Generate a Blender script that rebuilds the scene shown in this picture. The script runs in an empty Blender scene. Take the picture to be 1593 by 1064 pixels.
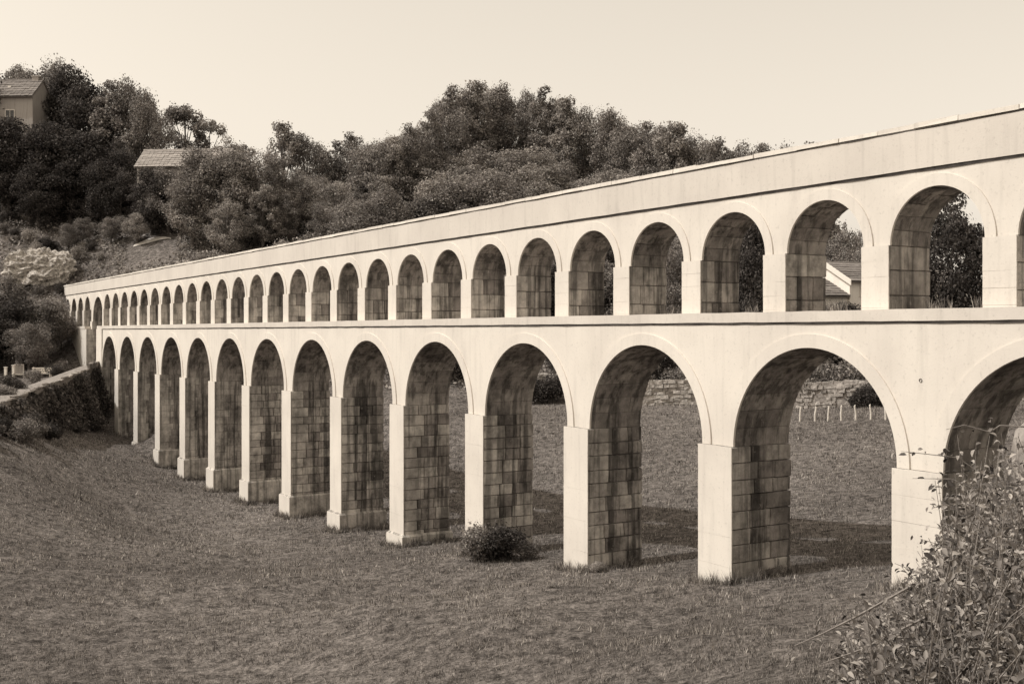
import bpy, bmesh, math, random
import numpy as np
from mathutils import Vector, Matrix

random.seed(7); rng = np.random.default_rng(7)
R_ = math.radians
scene = bpy.context.scene
C = scene.collection

# ------------------------------------------------------------------ camera, sky, sun, exposure
F_PX, CX, HY, VP = 1750.0, 796.5, 516.0, -278.0          # focal length and horizon of the 1593 px wide picture
TH = math.atan((CX - VP) / F_PX)                         # angle between the view axis and the aqueduct
ST, CT = math.sin(TH), math.cos(TH)
DW = 18.8                                                # camera to aqueduct, metres

cam = bpy.data.cameras.new('camera'); cam_o = bpy.data.objects.new('camera', cam); C.objects.link(cam_o)
cam.sensor_width = 36; cam.lens = 36 * F_PX / 1593; cam.shift_y = -(532 - HY) / 1593
cam.clip_start = 0.1; cam.clip_end = 5000
cam_o.location = (0, 0, 0); cam_o.rotation_euler = (R_(90), 0, 0)
scene.camera = cam_o

SUN_AZ, SUN_EL = R_(20), R_(51)
sl = Vector((-math.sin(SUN_AZ) * math.cos(SUN_EL), -math.cos(SUN_AZ) * math.cos(SUN_EL), math.sin(SUN_EL)))   # in the frame of the wall
def l2w(x, y, z=0.0):
    return Vector((DW * CT + x * ST + y * CT, DW * ST - x * CT + y * ST, z))
sun_dir = Vector((sl.x * ST + sl.y * CT, -sl.x * CT + sl.y * ST, sl.z)).normalized()

world = bpy.data.worlds.new('World'); scene.world = world; world.use_nodes = True
wn = world.node_tree; wn.nodes.clear()
sky = wn.nodes.new('ShaderNodeTexSky'); sky.sky_type = 'NISHITA'; sky.sun_disc = False
sky.sun_elevation = SUN_EL; sky.sun_rotation = math.atan2(sun_dir.x, sun_dir.y)
sky.air_density = 1.0; sky.dust_density = 4.0; sky.ozone_density = 1.0
bw = wn.nodes.new('ShaderNodeRGBToBW')
mul = wn.nodes.new('ShaderNodeMixRGB'); mul.blend_type = 'MULTIPLY'; mul.inputs[0].default_value = 1
mul.inputs[2].default_value = (1.0, 0.90, 0.765, 1)
pw = wn.nodes.new('ShaderNodeMath'); pw.operation = 'POWER'; pw.inputs[1].default_value = 0.62        # the plate was blue-sensitive: a pale, even sky
gain = wn.nodes.new('ShaderNodeMath'); gain.operation = 'MULTIPLY'; gain.inputs[1].default_value = 2.85
bg = wn.nodes.new('ShaderNodeBackground'); bg.inputs[1].default_value = 0.14
wo = wn.nodes.new('ShaderNodeOutputWorld')
wn.links.new(sky.outputs[0], bw.inputs[0]); wn.links.new(bw.outputs[0], pw.inputs[0]); wn.links.new(pw.outputs[0], gain.inputs[0]); wn.links.new(gain.outputs[0], mul.inputs[1])
wn.links.new(mul.outputs[0], bg.inputs[0]); wn.links.new(bg.outputs[0], wo.inputs[0])

sun = bpy.data.lights.new('sun', 'SUN'); sun.energy = 2.65; sun.angle = R_(0.5); sun.color = (1.0, 0.985, 0.955)
sun_o = bpy.data.objects.new('sun', sun); C.objects.link(sun_o)
sun_o.rotation_euler = (-sun_dir).to_track_quat('-Z', 'Y').to_euler(); sun_o.location = (-40, -20, 60)

scene.view_settings.view_transform = 'Standard'; scene.view_settings.look = 'None'
scene.view_settings.gamma = 1; scene.view_settings.use_curve_mapping = False
scene.view_settings.exposure = 0.27

# ------------------------------------------------------------------ helpers
def tag(o, label=None, cat=None, group=None, kind=None):
    if label: o['label'] = label
    if cat: o['category'] = cat
    if group: o['group'] = group
    if kind: o['kind'] = kind
    return o
def link(name, data, parent=None, loc=(0, 0, 0), rot=(0, 0, 0), scale=(1, 1, 1)):
    o = bpy.data.objects.new(name, data); C.objects.link(o)
    o.location = loc; o.rotation_euler = rot; o.scale = scale
    if parent: o.parent = parent
    return o
def empty(name, loc=(0, 0, 0), rz=0):
    o = link(name, None, None, loc, (0, 0, rz)); o.empty_display_size = 0.3
    return o
def npmesh(name, verts, faces, mat, smooth=False):
    """verts (n,3), faces (m,k) arrays"""
    me = bpy.data.meshes.new(name)
    verts = np.asarray(verts, np.float32); faces = np.asarray(faces, np.int32)
    m, k = faces.shape
    me.vertices.add(len(verts)); me.vertices.foreach_set('co', verts.ravel())
    me.loops.add(m * k); me.loops.foreach_set('vertex_index', faces.ravel())
    me.polygons.add(m); me.polygons.foreach_set('loop_start', np.arange(0, m * k, k, dtype=np.int32))
    if smooth: me.polygons.foreach_set('use_smooth', np.ones(m, bool))
    me.update(calc_edges=True); me.materials.append(mat)
    return me
class MB:
    def __init__(s): s.v = []; s.f = []
    def quad(s, a, b, c, d):
        n = len(s.v); s.v += [tuple(a), tuple(b), tuple(c), tuple(d)]; s.f.append((n, n + 1, n + 2, n + 3))
    def tri(s, a, b, c):
        n = len(s.v); s.v += [tuple(a), tuple(b), tuple(c)]; s.f.append((n, n + 1, n + 2))
    def hexa(s, p):                       # 8 corners: 4 below, 4 above, same order
        n = len(s.v); s.v += [tuple(q) for q in p]
        s.f += [(n + 3, n + 2, n + 1, n), (n + 4, n + 5, n + 6, n + 7)]
        for i in range(4):
            j = (i + 1) % 4; s.f.append((n + i, n + j, n + 4 + j, n + 4 + i))
    def box(s, x0, x1, y0, y1, z0, z1, j=0.0):
        p = [(x0, y0, z0), (x1, y0, z0), (x1, y1, z0), (x0, y1, z0), (x0, y0, z1), (x1, y0, z1), (x1, y1, z1), (x0, y1, z1)]
        if j: p = [tuple(c + random.uniform(-j, j) for c in q) for q in p]
        s.hexa(p)
    def tube(s, pts, radii, n=7):
        base = len(s.v); pts = [Vector(p) for p in pts]
        for i, p in enumerate(pts):
            d = (pts[min(i + 1, len(pts) - 1)] - pts[max(i - 1, 0)]).normalized()
            u = d.orthogonal().normalized(); w = d.cross(u)
            if i and u.dot(pu) < 0: u = -u; w = -w
            if i:
                u = (pu - d * pu.dot(d)).normalized(); w = d.cross(u)
            pu = u
            for k in range(n):
                a = 2 * math.pi * k / n
                s.v.append(tuple(p + (u * math.cos(a) + w * math.sin(a)) * radii[i]))
        for i in range(len(pts) - 1):
            for k in range(n):
                a = base + i * n + k; b = base + i * n + (k + 1) % n
                s.f.append((a, b, b + n, a + n))
        s.f.append(tuple(base + (len(pts) - 1) * n + k for k in range(n)))
    def mesh(s, name, mat, smooth=False):
        me = bpy.data.meshes.new(name); me.from_pydata(s.v, [], s.f); me.materials.append(mat)
        if smooth:
            for p in me.polygons: p.use_smooth = True
        me.update(); return me
    def build(s, name, mat, parent=None, loc=(0, 0, 0), rot=(0, 0, 0), smooth=False):
        return link(name, s.mesh(name, mat, smooth), parent, loc, rot)
def wx(px, Y): return (px - CX) * Y / F_PX
def wz(py, Y): return (HY - py) * Y / F_PX

# ------------------------------------------------------------------ materials (one warm monochrome family, as the print)
def tone(v, warm=1.0):
    """reflectance v in the warm grey of the print"""
    t = min(max((v - 0.05) / 0.6, 0), 1)
    g = 0.88 + 0.045 * t; b = 0.81 + 0.02 * t
    return (v, v * (1 - (1 - g) * warm), v * (1 - (1 - b) * warm), 1)
class NT:
    def __init__(s, name, rough=0.9, spec=0.15):
        s.m = bpy.data.materials.new(name); s.m.use_nodes = True
        s.t = s.m.node_tree; s.b = s.t.nodes['Principled BSDF']
        s.b.inputs['Roughness'].default_value = rough; s.b.inputs['Specular IOR Level'].default_value = spec
    def n(s, typ, **kw):
        o = s.t.nodes.new(typ)
        for k, v in kw.items():
            if k.startswith('i_'):
                key = k[2:]; key = int(key) if key.isdigit() else key
                o.inputs[key].default_value = v
            else: setattr(o, k, v)
        return o
    def l(s, a, b): s.t.links.new(a, b)
    def pos(s, scale=(1, 1, 1)):
        g = s.n('ShaderNodeNewGeometry'); mp = s.n('ShaderNodeMapping'); mp.inputs['Scale'].default_value = scale
        s.l(g.outputs['Position'], mp.inputs['Vector']); return mp.outputs[0]
    def noise(s, vec, scale, detail=4, rough=0.55):
        o = s.n('ShaderNodeTexNoise', i_Scale=scale, i_Detail=detail, i_Roughness=rough)
        if vec is not None: s.l(vec, o.inputs['Vector'])
        return o.outputs['Fac']
    def ramp(s, fac, stops):
        o = s.n('ShaderNodeValToRGB'); e = o.color_ramp.elements
        e[0].position, e[0].color = stops[0]; e[1].position, e[1].color = stops[-1]
        for p, c in stops[1:-1]:
            q = e.new(p); q.color = c
        s.l(fac, o.inputs[0]); return o.outputs[0]
    def mix(s, a, b, fac, mode='MIX'):
        o = s.n('ShaderNodeMixRGB', blend_type=mode)
        for k, x in ((0, fac), (1, a), (2, b)):
            if hasattr(x, 'is_linked'): s.l(x, o.inputs[k])
            elif isinstance(x, (int, float)) and k: o.inputs[k].default_value = (x, x, x, 1)
            else: o.inputs[k].default_value = x
        return o.outputs[0]
    def bump(s, h, strength, dist=0.02):
        o = s.n('ShaderNodeBump', i_Strength=strength, i_Distance=dist); s.l(h, o.inputs['Height'])
        s.l(o.outputs[0], s.b.inputs['Normal'])
    def col(s, c): s.l(c, s.b.inputs['Base Color'])
def g4(v): return (v, v, v, 1)

def mat_limewash(name, v=0.74, grime=0.25):
    m = NT(name); p = m.pos()
    c = m.ramp(m.noise(p, 0.55, 5), [(0.32, tone(v * 0.89)), (0.60, tone(v))])
    st = m.ramp(m.noise(m.pos((5, 5, 0.5)), 1.0, 4, 0.6), [(0.52, g4(1)), (0.78, g4(1 - grime))])
    c = m.mix(c, st, 1.0, 'MULTIPLY')
    sp = m.ramp(m.noise(p, 14, 3, 0.7), [(0.30, g4(0.80)), (0.42, g4(1))])
    c = m.mix(c, sp, 0.8, 'MULTIPLY'); m.col(c)
    m.bump(m.noise(p, 22, 5, 0.65), 0.25, 0.012); return m.m
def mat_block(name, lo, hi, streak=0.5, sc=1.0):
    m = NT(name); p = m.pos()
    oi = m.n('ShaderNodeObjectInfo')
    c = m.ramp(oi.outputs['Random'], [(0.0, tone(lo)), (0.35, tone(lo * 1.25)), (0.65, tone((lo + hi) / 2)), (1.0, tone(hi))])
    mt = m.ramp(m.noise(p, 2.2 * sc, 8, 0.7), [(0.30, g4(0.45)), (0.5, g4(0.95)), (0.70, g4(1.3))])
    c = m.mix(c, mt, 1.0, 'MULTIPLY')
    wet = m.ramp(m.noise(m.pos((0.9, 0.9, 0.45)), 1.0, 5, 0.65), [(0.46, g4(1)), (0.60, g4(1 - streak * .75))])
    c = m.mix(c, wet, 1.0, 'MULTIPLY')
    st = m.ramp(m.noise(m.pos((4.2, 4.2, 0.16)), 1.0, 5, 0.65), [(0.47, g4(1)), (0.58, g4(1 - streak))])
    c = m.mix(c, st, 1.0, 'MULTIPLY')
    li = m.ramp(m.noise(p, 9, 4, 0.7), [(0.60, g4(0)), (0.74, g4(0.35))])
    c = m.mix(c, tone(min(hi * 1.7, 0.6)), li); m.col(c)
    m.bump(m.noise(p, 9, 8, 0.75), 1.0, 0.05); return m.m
def mat_leaf(name, v, var=0.5, fine=False):
    m = NT(name, 0.8, 0.1)
    g = m.n('ShaderNodeNewGeometry'); p = m.pos()
    a = m.ramp(g.outputs['Random Per Island'], [(0, tone(v * (1 - var))), (0.6, tone(v)), (1, tone(v * (1 + var * 1.3)))])
    b = m.ramp(m.noise(p, 0.35, 3), [(0.35, g4(0.72)), (0.65, g4(1.2))])
    c = m.mix(a, b, 1.0, 'MULTIPLY')
    if fine: c = m.mix(c, m.ramp(m.noise(m.pos((1, .8, 1)), 3.6, 6, .75), [(0.36, g4(0.4)), (0.62, g4(1.5))]), 1.0, 'MULTIPLY')
    m.col(c)
    tr = m.n('ShaderNodeBsdfTranslucent'); mx = m.n('ShaderNodeMixShader', i_0=0.3); out = m.t.nodes['Material Output']
    m.l(c, tr.inputs[0]); m.l(m.b.outputs[0], mx.inputs[1]); m.l(tr.outputs[0], mx.inputs[2]); m.l(mx.outputs[0], out.inputs[0])
    return m.m
def mat_plain(name, v, var=0.25, sc=6, bump=0.3, rough=0.9):
    m = NT(name, rough); p = m.pos()
    m.col(m.ramp(m.noise(p, sc, 5, 0.6), [(0.3, tone(v * (1 - var))), (0.7, tone(v * (1 + var)))]))
    m.bump(m.noise(p, sc * 5, 4), bump, 0.02); return m.m
def mat_ground():
    m = NT('meadow_ground', 1.0, 0.0); p = m.pos()
    big = m.ramp(m.noise(p, 0.12, 4), [(0.35, tone(0.125)), (0.65, tone(0.18))])
    mid = m.ramp(m.noise(m.pos((1, 0.8, 1)), 3.0, 7, 0.75), [(0.36, g4(0.35)), (0.62, g4(1.4))])
    fine = m.ramp(m.noise(p, 11, 5, 0.75), [(0.36, g4(0.45)), (0.62, g4(1.45))])
    c = m.mix(m.mix(big, mid, 1.0, 'MULTIPLY'), fine, 1.0, 'MULTIPLY'); m.col(c)
    m.bump(m.noise(p, 9, 6, 0.75), 0.9, 0.12); return m.m
def mat_tiles(name, v):
    m = NT(name); p = m.pos(); oi = m.n('ShaderNodeObjectInfo')
    c = m.ramp(oi.outputs['Random'], [(0, tone(v * 0.8)), (1, tone(v * 1.2))])
    n = m.ramp(m.noise(p, 4, 5, 0.7), [(0.3, g4(0.7)), (0.7, g4(1.2))])
    m.col(m.mix(c, n, 1.0, 'MULTIPLY')); m.bump(m.noise(p, 12, 3), 0.4, 0.03); return m.m

M = dict(
    wash=mat_limewash('pale_limestone_wash', 0.63, 0.13), parapet=mat_limewash('pale_parapet_stone', 0.575, 0.14),
    coping=mat_limewash('coping_stone', 0.66, 0.22),
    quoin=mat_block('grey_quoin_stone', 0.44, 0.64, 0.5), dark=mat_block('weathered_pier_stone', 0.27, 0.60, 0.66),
    vault=mat_block('vault_stone', 0.29, 0.48, 0.55), mortar=mat_plain('mortar', 0.22, 0.3, 8),
    ground=mat_ground(), grass=mat_leaf('grass_blades', 0.235, 0.85, True),
    leaf_mid=mat_leaf('foliage_mid', 0.24, 0.6), leaf_pale=mat_leaf('foliage_pale', 0.32, 0.55), leaf_dark=mat_leaf('foliage_dark', 0.08, 0.65),
    leaf_bush=mat_leaf('bramble_leaf', 0.21, 0.9), bark=mat_plain('bark', 0.10, 0.4, 9, 0.6), twig=mat_plain('twig_bark', 0.22, 0.3, 30),
    rubble=mat_block('rubble_stone', 0.24, 0.46, 0.15, 2), pale_rubble=mat_block('pale_rubble_stone', 0.52, 0.7, 0.1, 2),
    rock=mat_plain('pale_rock', 0.26, 0.3, 3, 0.7), path=mat_plain('pale_path', 0.55, 0.15, 4),
    wood=mat_plain('pale_wood', 0.62, 0.15, 12), white=mat_plain('white_paint', 0.72, 0.08, 12, 0.1),
    render_=mat_limewash('house_render', 0.82, 0.1), render_grey=mat_limewash('house_render_grey', 0.40, 0.3), hole=mat_plain('dark_opening', 0.02, 0.2),
    tiles=mat_tiles('roof_tiles', 0.19), tiles_pale=mat_tiles('roof_tiles_pale', 0.30), glass=NT('window_glass', 0.1, 0.5).m)
M['glass'].node_tree.nodes['Principled BSDF'].inputs['Base Color'].default_value = tone(0.03)

# ------------------------------------------------------------------ terrain
FOOT = [(1390, 907), (1088, 897), (878, 880), (724, 858), (602, 843), (510, 821), (435, 799), (374, 778), (320, 760), (276, 742), (238, 720), (205, 700), (182, 676)]
BAY, S0 = 6.0, 15.64                                     # bay width; left edge of pier 0, metres towards the far end
PW = 1.22                                                # lower pier width
def pier_s(k): return S0 - PW / 2 + BAY * k             # centre of lower pier k
foot_z = [-(py - HY) / (px - VP) * DW / CT for px, py in FOOT]
foot_z = {k: z for k, z in enumerate(foot_z)}
foot_z[-1] = -4.3; foot_z[-2] = -3.5; foot_z[-3] = -2.8
class RBF:
    def __init__(s, pts, lam=0.4):
        P = np.array(pts, float); s.p = P[:, :2]; n = len(P)
        d = np.linalg.norm(s.p[:, None] - s.p[None], axis=2)
        A = np.zeros((n + 3, n + 3)); A[:n, :n] = -d + lam * np.eye(n) * -1
        A[:n, n] = 1; A[:n, n + 1:] = s.p; A[n, :n] = 1; A[n + 1:, :n] = s.p.T
        b = np.zeros(n + 3); b[:n] = P[:, 2]; s.w = np.linalg.solve(A, b)
    def __call__(s, X, Y):
        q = np.stack([np.ravel(X), np.ravel(Y)], 1); out = np.empty(len(q)); n = len(s.p)
        for i in range(0, len(q), 20000):
            c = q[i:i + 20000]; d = np.linalg.norm(c[:, None] - s.p[None], axis=2)
            out[i:i + 20000] = -d @ s.w[:n] + s.w[n] + c @ s.w[n + 1:]
        return out.reshape(np.shape(X))
pts = []
for k, z in foot_z.items():
    for y, dz in ((0, 0), (1.9, 0), (7, 0.25), (-6, -0.1 if k > 0 else -0.2)):
        if y < 0 and (k < 0 or k > 7): continue
        p = l2w(-pier_s(k), y); pts.append((p.x, p.y, z + dz))
def onscreen(px, py, z): Y = F_PX * z / (HY - py); return (wx(px, Y), Y, z)
for px, py, z in [(1300, 1064, -4.6), (1050, 1064, -5.6), (800, 1064, -6.4), (400, 1064, -7.3), (150, 1064, -7.2), (0, 1064, -7.3), (0, 850, -6.8), (0, 760, -6.2),
                  (172, 668, -7.4), (100, 850, -7.3), (100, 760, -7.2), (200, 760, -8.3), (300, 850, -8.0), (600, 950, -7.7), (1000, 980, -6.3),
                  (1050, 632, -5.0), (1310, 640, -4.6), (850, 632, -5.1), (700, 650, -5.4), (1400, 640, -4.4)]:
    pts.append(onscreen(px, py, z))
pts += [(wx(a, b), b, c) for a, b, c in ((0, 61, -5.0), (-60, 55, -4.7), (45, 67, -5.6), (90, 74, -6.2), (125, 82, -6.7), (150, 88, -7.0), (60, 57, -6.2), (120, 65, -7.0), (150, 75, -7.2), (180, 80, -7.8), (0, 50, -5.8), (160, 60, -7.6), (200, 65, -8.3))]
pts += [(3.2, 7, -3.3), (0, 0, -1.7), (-6, 3, -2.6), (6, 2, -1.9), (9, 8, -2.6), (-3, 10, -4.6), (-14, 8, -4.2), (14, 16, -3.0), (22, 12, -2.0)]
HILL = {250: [(80, -6), (92, -1), (101, 5), (115, 11.5), (130, 15), (165, 20), (230, 22)],
        400: [(79, -5.6), (90, 0), (103, 6), (120, 11.5), (150, 16), (230, 20)],
        600: [(78, -5.2), (90, 0), (105, 6.5), (125, 11.5), (150, 15), (230, 19)],
        800: [(79, -5), (90, 0), (108, 8), (130, 14.5), (160, 20), (230, 23)],
        1000: [(81, -5), (92, -0.5), (115, 7), (145, 14), (200, 17)],
        1150: [(81, -4.8), (94, -1), (115, 6), (150, 11), (210, 12)],
        1250: [(82, -4.6), (100, 0), (115, 4.5), (150, 7), (210, 7)],
        1330: [(82, -4.4), (110, -2), (150, -1), (250, 0)],
        1600: [(82, -4), (150, -3), (300, -1)], 2200: [(60, -2), (150, -2), (300, 0)]}
for px, l in HILL.items():
    for Y, z in l: pts.append((wx(px, Y), Y, z))
rb_m = RBF(pts)
ptl = [(-80, 20, -4.5), (-20, 15, -4.9), (-26, 44, -4.85), (-28, 61, -4.15), (-31, 74, -3.6), (-60, 60, -3.0), (-33, 88, -3.05), (-36, 96, -2.8), (-50, 85, -2.6), (-70, 80, 0)]
for px, l in {20: [(100, -2.0), (104, 2.2), (108, 6.5), (114, 10.5), (120, 13.5), (128, 18.5), (150, 22), (230, 26)], 110: [(101, -.5), (104.5, 3), (108, 6.2), (114, 9.5), (122, 13.5), (150, 20), (230, 24)],
              200: [(101, 3.5), (113, 9.5), (125, 14), (160, 20.5)], -300: [(100, 0), (120, 12), (160, 24)]}.items():
    for Y, z in l:
        ptl.append((wx(px, Y), Y, z))
rb_l = RBF(ptl)
def road_z(Y): return np.clip(-3.05 - (88 - Y) * 0.0407, -5.0, -3.0)
def line_x(Y): return -27.8 - (Y - 61.0) * 0.183         # foot line of the roadside wall
def sstep(a, b, x): t = np.clip((x - a) / (b - a), 0, 1); return t * t * (3 - 2 * t)
def terrain(X, Y):
    X = np.asarray(X, float); Y = np.asarray(Y, float)
    zm = rb_m(X, Y)
    zl = rb_l(X, Y)
    far = sstep(93, 104, Y); d = X - line_x(Y)
    blend_near = np.where(d < -0.35, 1.0, 0.0)
    blend_far = sstep(6, -8, d) if False else 1 - sstep(-8, 8, d)
    w = blend_near * (1 - far) + blend_far * far
    z = zm * (1 - w) + zl * w
    z = z + 0.035 * np.sin(X * 0.9 + 1.3 * np.sin(Y * 0.31)) * np.sin(Y * 0.7 + 0.8 * np.sin(X * 0.43)) + 0.02 * np.sin(X * 2.3 + Y * 1.1) * np.sin(Y * 2.9 - X * 0.7)
    R = np.hypot(X, Y)
    return z * (1 - sstep(260, 420, R)) + (-3.0) * sstep(260, 420, R)
def tz(x, y): return float(terrain(np.array([x]), np.array([y]))[0])
xs = np.unique(np.round(np.concatenate([-np.geomspace(46, 3000, 34), np.arange(-46, 40, 0.55), np.geomspace(40, 3000, 40)]), 3))
ys = np.unique(np.round(np.concatenate([-np.geomspace(6, 3000, 22), np.arange(-6, 100, 0.55), np.arange(100, 180, 1.6), np.geomspace(180, 3500, 30)]), 3))
GX, GY = np.meshgrid(xs, ys); GZ = terrain(GX, GY)
nx, ny = len(xs), len(ys); idx = np.arange(nx * ny).reshape(ny, nx)
gf = np.stack([idx[:-1, :-1], idx[:-1, 1:], idx[1:, 1:], idx[1:, :-1]], -1).reshape(-1, 4)
ground = link('ground', npmesh('ground', np.stack([GX, GY, GZ], -1).reshape(-1, 3), gf, M['ground'], True)); tag(ground, kind='structure')

# ------------------------------------------------------------------ aqueduct
aq = empty('aqueduct', tuple(l2w(0, 0)), math.atan2(-CT, ST))
tag(aq, 'long pale two-tiered stone aqueduct with round arches crossing the meadow', 'aqueduct')

def block_variants(n, mat, bev=0.03, jit=0.012):
    out = []
    for i in range(n):
        bm = bmesh.new(); bmesh.ops.create_cube(bm, size=1.0)
        for v in bm.verts: v.co += Vector((random.uniform(-jit, jit), random.uniform(-jit, jit), random.uniform(-jit, jit)))
        bmesh.ops.bevel(bm, geom=list(bm.edges), offset=bev, segments=1, affect='EDGES')
        me = bpy.data.meshes.new('stone'); bm.to_mesh(me); bm.free(); me.materials.append(mat); out.append(me)
    return out
BL_Q, BL_D = block_variants(5, M['quoin'], 0.03, 0.012), block_variants(8, M['dark'], 0.035, 0.02)
LAY = [(0.0, 0.56, 1.28, 1.96), (0.0, 0.86, 1.44, 1.96), (0.0, 0.62, 1.14, 1.96), (0.0, 0.74, 1.36, 1.96)]

def masonry_pier(name, xc, w, y0, depth, z0, z1, course, separate, lays, parent, seed):
    """a pier of coursed ashlar: recessed mortar core, each block a piece of its own"""
    r = random.Random(seed)
    core = MB(); i = 0.065
    core.box(-w / 2 + i, w / 2 - i, y0 + i, y0 + depth - i, z0 - 0.6, z1 - i)
    if separate: p = core.build(name, M['mortar'], parent, (xc, 0, 0))
    n = max(2, round((z1 - z0) / course)); zz = [z1 - (z1 - z0 + 0.25) * k / n for k in range(n + 1)]
    zz = [z + (r.uniform(-.03, .03) if 0 < k < n else 0) for k, z in enumerate(zz)]
    q = MB(); d = MB()
    for k in range(n):
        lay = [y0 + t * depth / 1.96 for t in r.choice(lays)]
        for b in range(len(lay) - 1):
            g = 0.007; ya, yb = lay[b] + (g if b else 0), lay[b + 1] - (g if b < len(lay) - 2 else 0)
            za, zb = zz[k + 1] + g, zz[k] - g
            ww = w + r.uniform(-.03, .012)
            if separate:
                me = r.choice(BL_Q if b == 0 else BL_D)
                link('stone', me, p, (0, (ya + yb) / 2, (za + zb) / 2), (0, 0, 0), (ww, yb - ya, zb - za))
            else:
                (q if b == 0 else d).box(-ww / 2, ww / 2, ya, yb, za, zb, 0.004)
    fm = MB(); nf = 5; zf = [z0 - 0.3 + (z1 - z0 + 0.3) * t / nf for t in range(nf + 1)]
    for t in range(nf): fm.box(-w / 2, w / 2, y0 - 0.03, y0 - 0.001, zf[t] + (0.001 if t else 0), zf[t + 1] - 0.001, 0.003)
    if not separate:
        p = core.build(name, M['mortar'], parent, (xc, 0, 0))
        tag(q.build('front_stones', M['quoin'], p), kind='stuff'); tag(d.build('side_stones', M['dark'], p), kind='stuff')
    fm.build('front_facing', M['wash'], p)
    return p

def arch_solid(x0, x1, xc, R, zs, zt, y0, y1, seg=28):
    m = MB(); X = [xc - R * math.cos(math.pi * i / seg) for i in range(seg + 1)]; Z = [zs + R * math.sin(math.pi * i / seg) for i in range(seg + 1)]
    for y, fl in ((y0, 0), (y1, 1)):
        def Q(a, b, c, d): m.quad(*((a, b, c, d) if not fl else (d, c, b, a)))
        if x0 < X[0]: Q((x0, y, zs), (X[0], y, zs), (X[0], y, zt), (x0, y, zt))
        for i in range(seg): Q((X[i], y, Z[i]), (X[i + 1], y, Z[i + 1]), (X[i + 1], y, zt), (X[i], y, zt))
        if x1 > X[-1]: Q((X[-1], y, zs), (x1, y, zs), (x1, y, zt), (X[-1], y, zt))
    for i in range(seg): m.quad((X[i], y0, Z[i]), (X[i], y1, Z[i]), (X[i + 1], y1, Z[i + 1]), (X[i + 1], y0, Z[i + 1]))
    m.quad((x0, y0, zt), (x1, y0, zt), (x1, y1, zt), (x0, y1, zt))
    if x0 < X[0]: m.quad((x0, y0, zs), (x0, y1, zs), (X[0], y1, zs), (X[0], y0, zs))
    if x1 > X[-1]: m.quad((X[-1], y0, zs), (X[-1], y1, zs), (x1, y1, zs), (x1, y0, zs))
    return m
def arc_piece(R0, R1, a0, a1, y0, y1, seg, m=None):
    m = m or MB()
    for i in range(seg):
        b0 = a0 + (a1 - a0) * i / seg; b1 = a0 + (a1 - a0) * (i + 1) / seg
        P = lambda r, b, y: (-r * math.cos(b), y, r * math.sin(b))
        m.quad(P(R0, b0, y0), P(R0, b1, y0), P(R1, b1, y0), P(R1, b0, y0)); m.quad(P(R0, b1, y1), P(R0, b0, y1), P(R1, b0, y1), P(R1, b1, y1))
        m.quad(P(R0, b0, y1), P(R0, b1, y1), P(R0, b1, y0), P(R0, b0, y0)); m.quad(P(R1, b0, y0), P(R1, b1, y0), P(R1, b1, y1), P(R1, b0, y1))
    for b, fl in ((a0, 0), (a1, 1)):
        q = [P(R0, b, y0), P(R1, b, y0), P(R1, b, y1), P(R0, b, y1)]; m.quad(*(q if not fl else q[::-1]))
    return m
def arch_bay(name, x0, x1, xc, R, zs, zt, y0, y1, ring, ringy, ncourse, splits, separate, parent, seed, cache):
    r = random.Random(seed)
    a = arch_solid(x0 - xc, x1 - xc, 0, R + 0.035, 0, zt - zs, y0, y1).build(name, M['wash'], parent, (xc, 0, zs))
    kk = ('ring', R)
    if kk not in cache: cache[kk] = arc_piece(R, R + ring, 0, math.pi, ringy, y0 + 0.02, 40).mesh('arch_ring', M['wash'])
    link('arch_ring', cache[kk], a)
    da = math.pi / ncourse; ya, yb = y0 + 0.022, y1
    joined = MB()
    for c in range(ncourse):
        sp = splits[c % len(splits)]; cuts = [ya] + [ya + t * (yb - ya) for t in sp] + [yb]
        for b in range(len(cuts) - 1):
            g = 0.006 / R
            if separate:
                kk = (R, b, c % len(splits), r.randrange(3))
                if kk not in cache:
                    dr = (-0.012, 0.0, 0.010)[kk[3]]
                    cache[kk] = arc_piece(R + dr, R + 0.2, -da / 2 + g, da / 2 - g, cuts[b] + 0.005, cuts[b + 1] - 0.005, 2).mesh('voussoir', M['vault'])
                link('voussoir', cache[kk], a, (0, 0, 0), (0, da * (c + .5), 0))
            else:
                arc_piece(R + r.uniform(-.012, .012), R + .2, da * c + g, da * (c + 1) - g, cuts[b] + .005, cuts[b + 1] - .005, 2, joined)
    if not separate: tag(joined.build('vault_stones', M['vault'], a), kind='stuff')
    return a

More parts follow.
